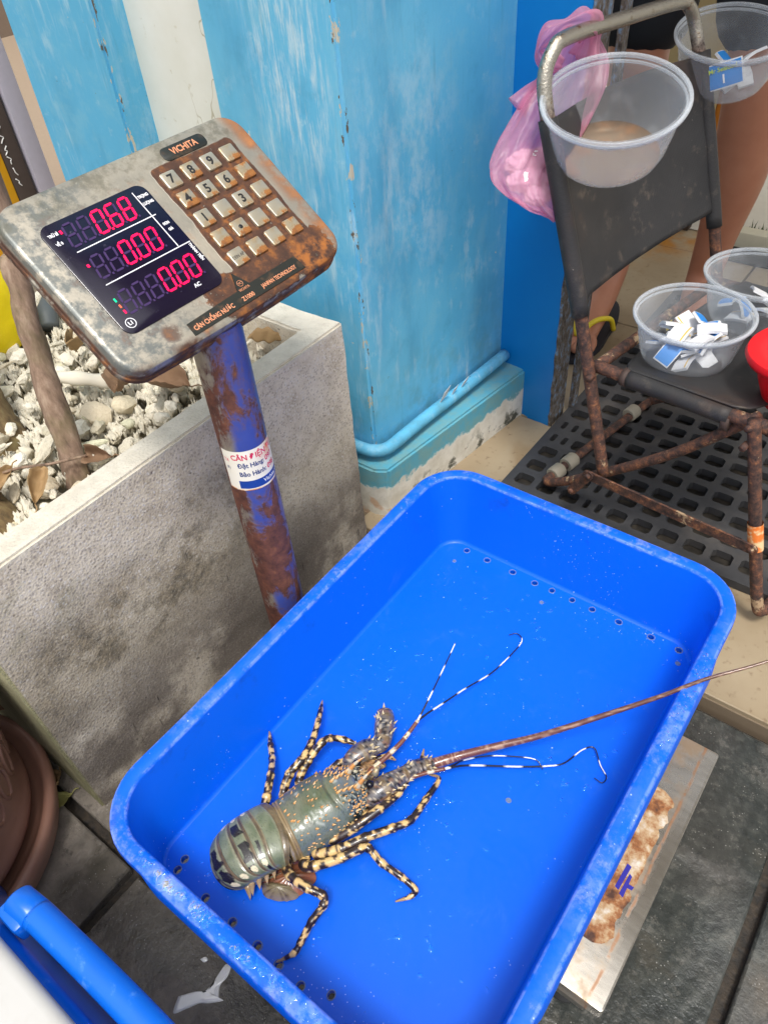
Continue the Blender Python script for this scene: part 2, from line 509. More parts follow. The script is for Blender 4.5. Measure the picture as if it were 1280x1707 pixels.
# ------------------------------------------------------------------ shop front: pillar, column, wall, door leaf
def prism(poly, z0, z1, bev=0.0):
    n = len(poly)
    v = [(x, y, z0) for x, y in poly] + [(x, y, z1) for x, y in poly]
    f = [(k, (k + 1) % n, n + (k + 1) % n, n + k) for k in range(n)] + [tuple(range(n - 1, -1, -1)), tuple(range(n, 2 * n))]
    return v, f
def prism_obj(name, poly, z0, z1, mat, parent=None, bev=.004, cuts=0):
    bm = bmesh.new(); v, f = prism(poly, z0, z1)
    vv = [bm.verts.new(p) for p in v]
    for q in f: bm.faces.new([vv[i] for i in q])
    if bev:
        bmesh.ops.bevel(bm, geom=[e for e in bm.edges], offset=bev, segments=2, affect='EDGES')
    me = bpy.data.meshes.new(name); bm.to_mesh(me); bm.free(); me.materials.append(mat)
    for p in me.polygons: p.use_smooth = True
    me.set_sharp_from_angle(angle=math.radians(40))
    return link(bpy.data.objects.new(name, me), parent)
H_TOP = 2.0
pil = tag(empty('blue_pillar', (-.70, .85, 0)), 'faded sky blue square pillar with rounded skirting, beside the planter', 'pillar')
PC = [(-.600, .700), (-.572, 1.052), (-.812, 1.052), (-.812, .700)]
shaft = prism_obj('shaft', PC, .10, H_TOP, M_SKYBLUE, pil, .004)
# chipped plaster along the arris: small uneven flakes proud of the edge
M_CHIP = flat('bare_plaster', rgb(205, 198, 180), .9)
mbc = MB()
rc = random.Random(3)
z = .18
while z < 1.1:
    if rc.random() < .55:
        L = rc.uniform(.003, .016); w = rc.uniform(.0004, .0016)
        for k in range(3):
            a = z + L * k / 3; b = a + L / 3 * .9
            mbc.add(*boxv((-.6008 - w * rc.uniform(.3, 1), .6992, a), (-.5985 + w * .35, .7030 + w * .5, b)), smooth=False)
        z += L
    z += rc.uniform(.006, .04)
pass
# rounded skirting roll and plinth
_roll = [(-.812, .686), (-.66, .684), (-.612, .684), (-.592, .690), (-.580, .706), (-.577, .74), (-.574, .80), (-.566, .90), (-.558, 1.035)]
path = [(x, y, .139) for x, y in spline(_roll, 6)]
v, f, _ = tube(path, .0105, 12)
MB().add(v, f).build('skirting_roll', M_SKYBLUE, pil)
v, f, _ = tube([(-.555, 1.026, .139), (-.5545, 1.040, .139)], .0128, 12)
PL = [(-.582, .668), (-.562, .680), (-.516, 1.045), (-.83, 1.056), (-.83, .668)]
prism_obj('plinth', PL, .0, .118, M_PLINTH, pil, .004)
for k, (x, y, w) in enumerate([(-.5662, .838, .020), (-.5622, .868, .014), (-.5602, .895, .016)]):
    t = .010 if k else .013
    mb = MB(); nrm = Vector((.98, -.08, .1)).normalized()
    a = Vector((x - .003, y, .1480)); e1 = Vector((.07, .98, .25)).normalized() * w; e2 = Vector((.40, 0, 1)).normalized() * (.030 if k == 0 else .016)
    mb.add([a, a + e1, a + e1 * .8 + e2, a + e2 * .9, a + nrm * .0006, a + e1 + nrm * .0006, a + e1 * .8 + e2 + nrm * .0006, a + e2 * .9 + nrm * .0006], boxv((0, 0, 0), (1, 1, 1))[1], smooth=False)
    o = mb.build('paper_scrap', flat('scrap_white', (.85, .84, .82), .6))
    tag(o, ['largest white paper scrap tucked behind the blue skirting roll', 'small cream scrap on the skirting roll, in the middle of three', 'small white scrap on the skirting roll, closest to the dark blue door'][k], 'paper scrap', 'scraps on the pillar skirting')
col = tag(empty('blue_column', (-1.13, .80, 0)), 'pale blue square column behind the scale head, far side of the white wall', 'column')
prism_obj('shaft', [(-1.021, .700), (-1.021, .86), (-1.240, .86), (-1.240, .700)], -.01, H_TOP, M_SKYBLUE, col, .004)
prism_obj('plinth', [(-1.008, .686), (-1.008, .87), (-1.253, .87), (-1.253, .686)], -.01, .118, M_PLINTH, col, .004)
ww = prism_obj('white_wall', [(-.805, .752), (-.805, .86), (-1.030, .86), (-1.030, .752)], -.01, H_TOP, M_WHITEW, None, 0)
tag(ww, 'cracked off-white plaster wall strip between the two blue columns', 'wall')
dr = tag(empty('blue_door', (-.5, 1.06, 0)), 'dark blue painted door leaf with a worn edge beside the pillar', 'door_leaf')  # the dark blue shop door beside the pillar
prism_obj('board', [(-.590, 1.047), (-.4565, 1.030), (-.4525, 1.075), (-.590, 1.10)], .006, 2.2, M_DOOR, dr, .0015)
mb = MB(); rc = random.Random(5)
zz = [.006 + i * .012 for i in range(160)]
vv = []
for i, z in enumerate(zz):
    j = rc.uniform(-.0016, .0016)
    vv += [(-.4578 + j * .9, 1.0292, z), (-.4530 + rc.uniform(-.0004, .0004), 1.0302, z), (-.4498, 1.074, z), (-.4560, 1.078, z)]
ff = []
for i in range(len(zz) - 1):
    for k in range(4): ff.append((4 * i + k, 4 * i + (k + 1) % 4, 4 * i + 4 + (k + 1) % 4, 4 * i + 4 + k))
mb.add(vv, ff, smooth=False); mb.build('worn_edge', M_EDGE, dr)
post = tag(prism_obj('door_frame_post', [(-.4460, 1.086), (-.437, 1.085), (-.436, 1.104), (-.4460, 1.106)], .02, 2.2, M_EDGE, None, .001), 'thin rusty frame post just behind the worn door edge', 'post')

# ------------------------------------------------------------------ planter
bmv = bmesh.new()
def ring(x0, x1, y0, y1, z): return [bmv.verts.new((x, y, z)) for x, y in ((x0, y0), (x1, y0), (x1, y1), (x0, y1))]
PX0, PX1, PY0, PY1, PZ = -1.16, -.570, .080, .624, .406
o0 = ring(PX0, PX1, PY0, PY1, -.01); o1 = ring(PX0, PX1, PY0, PY1, PZ)
i1 = ring(PX0 + .036, PX1 - .036, PY0 + .04, PY1 - .044, PZ); i0 = ring(PX0 + .04, PX1 - .04, PY0 + .044, PY1 - .048, .28)
for a, b in ((o0, o1), (o1, i1), (i1, i0)):
    for k in range(4): bmv.faces.new((a[k], a[(k + 1) % 4], b[(k + 1) % 4], b[k]))
bmv.faces.new(o0[::-1]); bmv.faces.new(i0)
bmesh.ops.subdivide_edges(bmv, edges=[e for e in bmv.edges if e.calc_length() > .2], cuts=40, use_grid_fill=True)
bmesh.ops.bevel(bmv, geom=[e for e in bmv.edges if e.calc_face_angle(0) > .6], offset=.0028, segments=2, affect='EDGES')
for w in bmv.verts:
    n_ = noise.noise(w.co * 60) * .0009 + noise.noise(w.co * 14) * .0014
    w.co += Vector((n_, n_ * .7, n_ * .8))
me = bpy.data.meshes.new('concrete_planter'); bmv.to_mesh(me); bmv.free(); me.materials.append(M_CONC)
for p in me.polygons: p.use_smooth = True
me.set_sharp_from_angle(angle=math.radians(45))
planter = link(bpy.data.objects.new('concrete_planter', me))
tag(planter, 'weathered grey concrete planter box filled with white coral stones', 'planter')

def m_coral():
    g = G('white_coral_stone')
    n = g.noise(2.6, 6, .65); n2 = g.noise(.8, 4); r = g.rnd()
    c = g.ramp(r, [(.0, rgb(236, 230, 214)), (.3, rgb(214, 206, 186)), (.5, rgb(226, 217, 198)), (.68, rgb(188, 180, 158)), (.84, rgb(210, 195, 168)), (1.0, rgb(206, 205, 176))])
    c = g.mix(g.mul(g.step(n, .52, .75), .55), c, rgb(160, 148, 118))
    c = g.mix(g.mul(g.step(n2, .56, .72), .35), c, rgb(158, 160, 112))
    return g.out(c, .85, bump=g.bump(g.add(n, g.mul(g.vor(6), .5)), .5, .003))
M_CORAL = m_coral()
# filler bed under the single stones
mb = MB(); nx = ny = 40
for i in range(nx + 1):
    for j in range(ny + 1):
        x = PX0 + .034 + (PX1 - PX0 - .068) * i / nx; y = PY0 + .038 + (PY1 - PY0 - .080) * j / ny
        mb.v.append((x, y, .338 + .016 * noise.noise(Vector((x * 40, y * 40, 0))))); mb.c.append((1, 1, 1))
for i in range(nx):
    for j in range(ny):
        a = i * (ny + 1) + j; mb.f.append((a, a + ny + 1, a + ny + 2, a + 1)); mb.mi.append(0); mb.sm.append(True)
bed = mb.build('coral_gravel', flat('gravel_grit', rgb(140, 132, 112), .95))
tag(bed, 'bed of white coral stones filling the concrete planter', 'gravel', kind='stuff')
protos = []
for k in range(12):
    bm = bmesh.new(); bmesh.ops.create_icosphere(bm, subdivisions=3 if k < 8 else 2, radius=1)
    s = Vector((1, random.uniform(.55, .85), random.uniform(.45, .7)))
    if k in (3, 7): s = Vector((1.6, .38, .36))
    if k == 5: s = Vector((1.35, .5, .42))
    off = Vector((k * 7.1, k * 3.3, k))
    for w in bm.verts:
        vd_ = noise.voronoi(w.co * 1.6 + off)[0]; d = .9 + .36 * noise.noise(w.co * 1.4 + off) + .10 * (vd_[1] - vd_[0]) + .10 * noise.noise(w.co * 6 + off)
        w.co = Vector((w.co.x * s.x, w.co.y * s.y, w.co.z * s.z)) * d
    me = bpy.data.meshes.new('coral_stone'); bm.to_mesh(me); bm.free(); me.materials.append(M_CORAL)
    for p in me.polygons: p.use_smooth = True
    me.set_sharp_from_angle(angle=math.radians(38))
    protos.append(me)
def stone(x, y, z, s, k=None, rot=None):
    o = bpy.data.objects.new('coral_stone', protos[random.randrange(12) if k is None else k])
    e = rot or (random.uniform(-.5, .5), random.uniform(-.5, .5), random.uniform(0, 6.28))
    from mathutils import Euler
    M = Matrix.Translation((x, y, z)) @ Euler(e).to_matrix().to_4x4() @ Matrix.Scale(s, 4)
    return link(o, bed, M)
placed = []
tries = 0
while len(placed) < 298 and tries < 40000:
    tries += 1
    # seen part of the bed is the strip behind the front wall and the far corner
    x = random.uniform(-1.10, -.612); y = random.uniform(.13, .572)
    if x < -.9 and y < .25: continue
    if x > -.78 and y > .36 and random.random() < .0: continue
    s = random.choice([.008, .010, .012, .015, .018]) * random.uniform(.85, 1.15)
    lay = random.random() < .35
    if any((x - a) ** 2 + (y - b) ** 2 < (.72 * (s + r)) ** 2 and l == lay for a, b, r, l in placed): continue
    if abs(x + .674) < .02 and abs(y - .272) < .02: continue
    placed.append((x, y, s, lay))
    stone(x, y, (.372 if lay else .352) + random.uniform(-.004, .004), s)
mb = MB()
rr = random.Random(11)
for k in range(1500):   # smaller rubble between them, one mass
    x = rr.uniform(-1.11, -.611); y = rr.uniform(.125, .576); s = rr.uniform(.004, .010)
    me = protos[6 + k % 6]
    q = Quaternion((rr.random(), rr.random(), rr.random(), rr.random())).normalized().to_matrix()
    mb.add([(q @ w.co) * s + Vector((x, y, .346 + rr.uniform(0, .018))) for w in me.vertices], [tuple(p.vertices) for p in me.polygons])
tag(mb.build('small_rubble', M_CORAL, bed), kind='stuff')

# unseen slab added above the frame to shade chair, door and person
shade_slab = bbox('added_shade_slab', (-1.3, .66, 2.001), (2.2, 2.0, 2.09), flat('shade_slab_plaster', rgb(190, 186, 176), .8), None, .004)
tag(shade_slab, 'unseen slab added over the shop front to shade the chair side', 'shade_slab')
# ------------------------------------------------------------------ trees and litter in the planter
def m_bark(name, a, b, c_):
    g = G(name); n = g.noise(1, 6, .65, vec=g.co((110, 110, 30))); n2 = g.noise(28, 4)
    c = g.ramp(n, [(.3, a), (.52, b), (.72, c_)])
    c = g.mix(g.mul(g.step(n2, .5, .7), .4), c, rgb(110, 104, 66))
    return g.out(c, .9, bump=g.bump(n, .9, .0022))
M_BARK = m_bark('grey_brown_bark', rgb(92, 74, 60), rgb(138, 114, 96), rgb(168, 146, 126))
M_BARKD = m_bark('mossy_bark', rgb(70, 58, 40), rgb(112, 92, 62), rgb(132, 118, 80))
M_LEAF = flat('green_leaf', (.07, .13, .03), .5)
def leafcloud(mb, c, r, n, rnd, size):
    for _ in range(n):
        d = Vector((rnd.gauss(0, 1), rnd.gauss(0, 1), rnd.gauss(0, .7))) * r * .5
        p = Vector(c) + d
        q = Quaternion((rnd.gauss(0, 1), rnd.gauss(0, 1), rnd.gauss(0, 1), rnd.gauss(0, 1))).normalized().to_matrix()
        L = size * rnd.uniform(.7, 1.3)
        pts = [(0, 0, 0), (L * .3, L * .22, .1 * L), (L, 0, -.1 * L), (L * .3, -L * .22, .1 * L)]
        mb.add([p + q @ Vector(t) for t in pts], [(0, 1, 2), (0, 2, 3)], smooth=False)
def tree(pts, rads, bark, label, seed, crown=None):
    rnd = random.Random(seed)
    o = tag(empty('young_tree', pts[0]), label, 'tree', 'young trees in the planter')
    S = spline([(*p, r) for p, r in zip(pts, rads)], 10)
    P = [Vector(s[:3]) for s in S]; Rr = [float(s[3]) * (1 + .10 * noise.noise(Vector((i * .4, seed, 0)))) for i, s in enumerate(S)]
    for i, p in enumerate(P): p += Vector((noise.noise(Vector((i * .3, seed, 3))), noise.noise(Vector((i * .3, seed, 9))), 0)) * .003
    v, f, par = tube(P, Rr, 18)
    v = [Vector(q) * 1 for q in v]
    for i, q in enumerate(v):
        k = i // 18; q += (q - P[k]) * (.16 * noise.noise(q * 70) + .08 * noise.noise(q * 180))
    tr = MB().add(v, f).build('trunk', bark, o)
    mbc = MB(); top = P[-1]
    for b in range(4):
        a = rnd.uniform(0, 6.28); e = top + Vector((math.cos(a) * .16, math.sin(a) * .16, rnd.uniform(.1, .3)))
        bv, bf, _ = tube(spline([top - Vector((0, 0, .03)), (top + e) / 2 + Vector((0, 0, .03)), e], 5), [Rr[-1] * (1 - .06 * i) for i in range(11)], 8)
        MB().add(bv, bf).build('branch', bark, o)
        leafcloud(mbc, e, .22, 14, rnd, .05)
    mbc.build('crown', M_LEAF, o)
    return o
tree([(-.672, .270, .335), (-.708, .300, .47), (-.722, .322, .565), (-.730, .340, .66), (-.76, .36, 1.30)], [.0145, .0125, .0115, .011, .009], M_BARK,
     'thin grey-brown sapling trunk rising from the stones beside the scale head', 1)
tree([(-.806, .262, .33), (-.850, .270, .42), (-.90, .275, .55), (-1.02, .26, 1.3)], [.034, .029, .026, .020], M_BARKD,
     'thick mossy tree trunk at the frame edge behind the sapling', 2)
tree([(-.672, .182, .335), (-.712, .178, .385), (-.76, .160, .47), (-.90, .11, 1.2)], [.024, .021, .019, .014], M_BARKD,
     'short stout trunk low at the frame edge, close to the planter wall', 3)

def leaf(name, c, L, W, yaw, curl, mat, label, cat='leaf', group=None, tilt=0.0, roll=0.0, side=.0):
    n, m = 22, 10
    v, f = [], []
    for i in range(n + 1):
        t = i / n; w = W * math.sin(math.pi * t ** .85) ** .8 * .5 + .0003
        for j in range(m + 1):
            s = j / m * 2 - 1
            z = curl * (s * s) * w * 1.6 + curl * .25 * L * (t - .5) ** 2 + .0015 * math.sin(t * 19 + s * 3)
            q_ = Vector(((t - .5) * L, s * w, z)); nn_ = noise.noise_vector(q_ * 55 + Vector(c) * 9) * (.10 * W * abs(curl)) + noise.noise_vector(q_ * 160 + Vector(c) * 31) * (.05 * W)
            v.append(q_ + nn_)
    for i in range(n):
        for j in range(m):
            a = i * (m + 1) + j; f.append((a, a + m + 1, a + m + 2, a + 1))
    st = [(L * .48, 0, 0), (L * .62, .003, .002), (L * .74, .002, .001)]
    tv, tf, _ = tube(spline(st, 4), .0008, 6)
    from mathutils import Euler
    M = Matrix.Translation(c) @ Euler((roll, tilt, yaw)).to_matrix().to_4x4()
    mb = MB(); mb.add(v, f); mb.add(tv, tf)
    o = mb.build(name, mat, None, M)
    md = o.modifiers.new('t', 'SOLIDIFY'); md.thickness = .0004
    return tag(o, label, cat, group)
def m_dry(name, a, b):
    g = G(name); n = g.noise(45, 5, .6); n2 = g.noise(1, 3, vec=g.co((30, 400, 30)))
    return g.out(g.mix(g.add(g.mul(n, .8), g.mul(n2, .3)), a, b), .8, bump=g.bump(n2, .4, .001))
M_DRY = m_dry('dry_brown_leaf', rgb(100, 74, 54), rgb(150, 120, 92))
M_DRYY = m_dry('dry_tan_leaf', rgb(126, 98, 62), rgb(176, 146, 104))
M_GLEAF = m_dry('yellowing_leaf', rgb(110, 118, 60), rgb(168, 160, 100))
leaf('dry_leaf', (-.690, .428, .386), .062, .040, .5, .9, M_DRY, 'large curled brown leaf on the stones beside the pole top', group='dry leaves', tilt=.15, roll=.3)
leaf('dry_leaf', (-.735, .400, .384), .045, .028, 1.9, 1.2, M_DRY, 'crumpled brown leaf under the lower edge of the scale head', group='dry leaves', roll=-.4)
leaf('dry_leaf', (-.862, .412, .388), .046, .022, 2.4, 1.4, M_DRYY, 'tan folded leaf standing among stones behind the sapling', group='dry leaves', tilt=.7, roll=.6)
leaf('dry_leaf', (-.664, .226, .384), .046, .018, -.9, 1.0, M_DRYY, 'tan leaf leaning on the stones left of the sapling foot', group='dry leaves', tilt=.3, roll=-.3)
leaf('dry_leaf', (-.652, .296, .382), .032, .02, .4, 1.3, M_DRY, 'dark brown leaf against the foot of the sapling', group='dry leaves', roll=.8)
leaf('dry_leaf', (-.700, .200, .386), .055, .02, 2.0, 1.0, M_DRYY, 'narrow tan leaf low at the frame edge beside the stout trunk', group='dry leaves', roll=.4)
leaf('dry_leaf', (-.652, .563, .384), .045, .014, .9, 1.6, M_DRYY, 'thin orange-brown leaf on stones behind the pole', group='dry leaves', roll=-.6, tilt=.25)
leaf('fallen_leaf', (-.622, .047, .004), .042, .026, 1.25, .35, M_GLEAF, 'yellow-green leaf lying on the stone tile near the pot', group='fallen leaves')
leaf('fallen_leaf', (-.648, .064, .004), .030, .028, 2.0, .8, M_DRYY, 'tan dry leaf on the tile joint beside the green one', group='fallen leaves')
v, f, _ = tube(spline([(-.725, .195, .385), (-.70, .225, .392), (-.675, .25, .392), (-.66, .285, .386)], 6), .0016, 8)
tag(MB().add(v, f).build('twig', M_BARK), 'thin bare twig lying across stones before the sapling', 'twig')
v, f, par = tube(spline([(-.755, .395, .384), (-.785, .378, .388), (-.825, .366, .384)], 6), [.0085 + .001 * math.sin(i) for i in range(13)], 14)
tag(MB().add(v, f).build('coral_stick', M_CORAL), 'straight finger of pale green coral lying on the gravel', 'coral')
# yellow bag and dark pot at the back of the planter
def sack(name, c, sx, sy, sz, mat, label, cat, seed):
    bm = bmesh.new(); bmesh.ops.create_icosphere(bm, subdivisions=4, radius=1)
    for w in bm.verts:
        u = w.co.copy(); e = .55
        q = Vector([math.copysign(abs(t) ** e, t) for t in u])
        q *= 1 + .07 * noise.noise(u * 2.2 + Vector((seed, 0, 0))) + .03 * noise.noise(u * 6 + Vector((seed, 4, 0)))
        w.co = Vector((q.x * sx, q.y * sy, q.z * sz))
    me = bpy.data.meshes.new(name); bm.to_mesh(me); bm.free(); me.materials.append(mat)
    for p in me.polygons: p.use_smooth = True
    return tag(link(bpy.data.objects.new(name, me), None, Matrix.Translation(c)), label, cat)
gg = G('yellow_plastic'); nn = gg.noise(18, 4)
sack('yellow_bag', (-1.010, .385, .425), .052, .050, .066, gg.out(gg.mix(nn, rgb(228, 200, 0), rgb(246, 222, 10)), .4, bump=gg.bump(nn, .4, .01)), 'bright yellow plastic bag behind the sapling trunk', 'bag', 3)
dv, df, _ = tube(spline([(-.982, .452, .364), (-1.000, .468, .380), (-1.03, .505, .384), (-1.05, .56, .372)], 8), [.013 + .002 * math.sin(i * .35) for i in range(25)], 18)
tag(MB().add(dv, df).build('rubber_hose', flat('dark_grey_rubber', rgb(84, 90, 92), .6)), 'dark grey rubber pipe end lying behind the coral stones', 'pipe')
# things beyond the wall end: white post, yellow board with chalk marks
bbox_o = bbox('white_post', (-2.03, 1.035, -.02), (-1.97, 1.082, 1.8), flat('lilac_white_paint', rgb(196, 192, 206), .6), None, bev=.003)
tag(bbox_o, 'pale lilac-white door frame post beyond the blue column', 'post')
yb = tag(empty('yellow_sign', (-1.95, .92, 0)), 'yellow and black signboard with white scrawled letters, at the frame edge', 'sign')
bbox('board', (-2.02, .80, .0), (-1.98, .975, 1.2), flat('yellow_paint', rgb(240, 176, 16), .5), yb, bev=.003)
bbox('border', (-2.022, .977, .0), (-1.978, 1.028, 1.2), flat('blackened_wood', rgb(82, 70, 64), .7), yb, bev=.003)
M_CHALK = flat('white_lettering', (.8, .8, .78), .6)
rc = random.Random(8)
for k in range(12):
    z0 = .22 + k * .026 + rc.uniform(-.006, .006)
    pts = [(-1.9765, .984 + rc.uniform(0, .012), z0), (-1.9765, .988 + rc.uniform(0, .016), z0 + .008), (-1.9765, .982 + rc.uniform(0, .014), z0 + .012), (-1.9765, .984 + rc.uniform(0, .012), z0 + .02)]
    v, f, _ = tube(spline(pts, 4), .0014, 6); MB().add(v, f).build('lettering', M_CHALK, yb)
bw = tag(bbox('far_wall', (-5.2, 1.6, -.02), (-5.0, 4.4, 3.0), flat('far_brown_wall', rgb(122, 106, 92), .8), None, bev=0), 'plain brown wall far behind the blue column', 'wall')

# ------------------------------------------------------------------ platform scale
HM = Matrix(((0.0527, -0.7872, 0.6145, -.5156), (0.9981, 0.0226, -0.0567, .3815), (0.0308, 0.6163, 0.7869, .6278), (0, 0, 0, 1)))
_u = Vector((0.0527, 0.9981, 0.0308)).normalized(); _n = Vector((0.6145, -0.0567, 0.7869)); _n = (_n - _u * _n.dot(_u)).normalized(); _v = _n.cross(_u)
for r in range(3): HM[r][0], HM[r][1], HM[r][2] = _u[r], _v[r], _n[r]
PXY = (-.477, .358)
scale = tag(empty('platform_scale', (PXY[0], PXY[1], 0)), 'rusty stainless platform scale with keypad head on a blue post, reading 0.68', 'scale')

def m_head():
    g = G('rusty_stainless_head'); p = g.xyz(g.co())
    n = g.noise(70, 6, .65); n2 = g.noise(18, 5, .6); n3 = g.noise(260, 3)
    steel = g.ramp(n2, [(.3, rgb(146, 142, 132)), (.7, rgb(188, 178, 160))])
    # dark mottled corrosion, mostly left of the display
    mot = g.mul(g.step(n, .40, .58), g.step(g.add(p[0], g.mul(n2, .08)), .04, -.05))
    steel = g.mix(g.mul(mot, .8), steel, rgb(80, 90, 92))
    topm = g.mul(g.step(p[1], .050, .064), g.step(g.noise(34, 6, .7), .44, .60))
    steel = g.mix(g.mul(topm, .55), steel, rgb(92, 88, 70))
    # rust around the keypad, bottom right corner and right rim
    def boxd(x0, x1, y0, y1, fe):
        a = g.mul(g.step(p[0], x0 - fe, x0 + fe), g.step(p[0], x1 + fe, x1 - fe))
        return g.mul(a, g.mul(g.step(p[1], y0 - fe, y0 + fe), g.step(p[1], y1 + fe, y1 - fe)))
    pad = boxd(.012, .104, -.056, .060, .006)
    pad = g.step(g.add(pad, g.mul(g.add(n2, -.5), 1.3)), .40, .55)
    foot = boxd(-.030, .118, -.090, -.045, .012)
    foot = g.step(g.add(foot, g.mul(g.add(n, -.5), 1.7)), .55, .75)
    edge = g.mul(g.step(p[1], -.074, -.083), g.step(n2, .42, .56))
    side = g.mul(g.step(p[2], -.006, -.012), g.step(g.noise(40, 5, .6), .36, .52))
    spot = g.step(g.math('ADD', g.math('POWER', g.add(p[0], .073), 2), g.math('POWER', g.add(p[1], .068), 2)), .00012, .00002)
    spot = g.mul(spot, g.step(n, .3, .5))
    rim = g.mul(g.step(p[0], .100, .117), g.step(n2, .36, .52))
    dsp = g.mul(boxd(-.110, .004, -.062, .060, .002), g.step(n, .48, .62))
    rust = g.mx(g.mx(pad, foot), g.mx(g.mx(edge, side), g.mx(g.mul(spot, .8), g.mx(g.mul(rim, .75), g.mul(dsp, .35)))))
    rc_ = g.ramp(n, [(.30, rgb(52, 34, 26)), (.52, rgb(84, 54, 38)), (.68, rgb(140, 86, 40)), (.82, rgb(196, 146, 80))])
    rc_ = g.mix(g.mul(g.step(n3, .5, .7), .35), rc_, rgb(50, 30, 22))
    c = g.mix(rust, steel, rc_)
    og = g.mx(g.mul(g.step(p[0], .104, .120), g.step(n2, .40, .55)), g.mul(g.mul(g.step(p[1], -.052, -.066), g.step(p[0], .03, .08)), g.step(n, .42, .58)))
    c = g.mix(g.mul(og, .48), c, rgb(186, 112, 44))
    dirt = g.step(n3, .66, .76)
    c = g.mix(g.mul(dirt, .3), c, rgb(210, 204, 190))
    met = g.math('SUBTRACT', .42, g.mul(rust, .42)); met = g.math('SUBTRACT', met, g.mul(mot, .2), clamp=True)
    ro = g.add(.34, g.add(g.mul(rust, .42), g.mul(n, .12)))
    return g.out(c, ro, met, bump=g.bump(g.add(g.mul(rust, .7), g.mul(g.add(n, n3), .4)), .35, .0012))
M_HEAD = m_head()
# housing: flat face, rolled edges, slightly bowed front edge, tapering back
NL = []
hw, hh = .125, .0818
def hl(dx, dy, r, z, bow=0.0):
    pts = rrect(-hw - dx, hw + dx, -hh - dy, hh + dy, r, 10, 14)
    out = []
    for x, y in pts:
        b = -bow * (1 - (x / (hw + .01)) ** 2) if y < 0 else 0
        out.append((x, y + b * min(1, -y / hh) if y < 0 else y, z))
    return out
loops = [hl(-.0040, -.0040, .017, 0, .004), hl(-.0018, -.0018, .019, -.0004, .004), hl(-.0003, -.0003, .0205, -.0016, .004), hl(.0004, .0004, .021, -.0040, .004),
         hl(.0004, .0004, .021, -.0150, .004), hl(.0015, .0015, .022, -.0160, .004), hl(.0015, .0015, .022, -.0205, .004), hl(-.006, -.006, .020, -.0225, .004), hl(-.040, -.030, .018, -.042, .0)]
v, f = [], []
n = len(loops[0])
for l in loops: v += l
for i in range(len(loops) - 1):
    for k in range(n): f.append((i * n + (k + 1) % n, i * n + k, (i + 1) * n + k, (i + 1) * n + (k + 1) % n))
f.append(tuple(range(n))); f.append(tuple((len(loops) - 1) * n + k for k in range(n - 1, -1, -1)))
MB().add(v, f).build('head_housing', M_HEAD, scale, HM, sharp=35)
# bracket between head and post
bk = [(-.005, -.004, -.040), (-.01, -.02, -.075)]
bbox('head_bracket', (-.040, -.050, -.075), (.006, .010, -.044), flat('rusty_bracket', rgb(84, 60, 48), .7), scale, .004, HM)
# display window
M_DISP = G('dark_display'); _nn = M_DISP.noise(240, 3)
M_DISPm = M_DISP.out(M_DISP.mix(M_DISP.step(_nn, .66, .8), (.008, .005, .018), (.05, .045, .07)), .16, bump=M_DISP.bump(_nn, .05, .0004))
v, f = plate(-.1035, -.0015, -.0540, .0538, .009, .0, .0012, .0006)
disp = MB().add(v, f).build('display_window', M_DISPm, scale, HM, sharp=35)
M_RED = G('lit_red_segment').out((.9, .0, .06), .4, Emission_Color=(1.0, .0, .055), Emission_Strength=1.15)
M_GHOST = G('unlit_segment').out((.036, .012, .085), .5)
SEG = {'0': 'abcdef', '6': 'acdefg', '8': 'abcdefg', ' ': ''}
def segpoly(s, w=.0086, h=.0195, t=.0018, gp=.0004):
    H = h / 2; W = w / 2
    def hor(y): return [(-W + gp + t * .1, y), (-W + t * .6 + gp, y + t / 2), (W - t * .6 - gp, y + t / 2), (W - gp - t * .1, y), (W - t * .6 - gp, y - t / 2), (-W + t * .6 + gp, y - t / 2)]
    def ver(x, y0, y1): return [(x, y0 + gp), (x + t / 2, y0 + gp + t * .6), (x + t / 2, y1 - gp - t * .6), (x, y1 - gp), (x - t / 2, y1 - gp - t * .6), (x - t / 2, y0 + gp + t * .6)]
    return {'a': hor(H), 'g': hor(0), 'd': hor(-H), 'b': ver(W, 0, H), 'c': ver(W, -H, 0), 'f': ver(-W, 0, H), 'e': ver(-W, -H, 0)}[s]
SL = .20
def digit(ch, cx, cy, dot=False):
    for lit in (True, False):
        mb = MB()
        for s in 'abcdefg':
            if (s in SEG[ch]) != lit: continue
            P = [(cx + x + y * SL, cy + y) for x, y in segpoly(s)]
            nn_ = len(P)
            mb.add([(x, y, .0012) for x, y in P] + [(x, y, .00155) for x, y in P], [tuple(range(nn_, 2 * nn_))] + [(k, (k + 1) % nn_, nn_ + (k + 1) % nn_, nn_ + k) for k in range(nn_)], smooth=False)
        dx, dy = cx + .0068 - .0098 * SL, cy - .0098
        if dot == lit:
            mb.add(*boxv((dx - .0008, dy - .0009, .0012), (dx + .0008, dy + .0009, .00155)), smooth=False)
        if mb.v: mb.build('lit_digit' if lit else 'unlit_digit', M_RED if lit else M_GHOST, disp, HM)
for row, (y, x1, txt, dots) in enumerate([(.0383, -.0287, '  068', 2), (.0060, -.0284, '  000', 2), (-.0288, -.0172, '   000', 3)]):
    for k, ch in enumerate(txt): digit(ch, x1 - .01335 * (len(txt) - 1 - k), y, k == dots)
M_WTXT = G('white_print').out((.85, .85, .88), .5)
def hrect(x0, x1, y0, y1, mat, parent, name, z=.0012, t=.0003):
    return MB().add(*boxv((x0, y0, z), (x1, y1, z + t)), smooth=False).build(name, mat, parent, HM)
hrect(-.089, -.0112, .0233, .0241, M_WTXT, disp, 'divider_line'); hrect(-.089, -.0032, -.0101, -.0093, M_WTXT, disp, 'divider_line')
hrect(-.0155, -.0147, -.0088, .0485, M_WTXT, disp, 'divider_line', .0013)
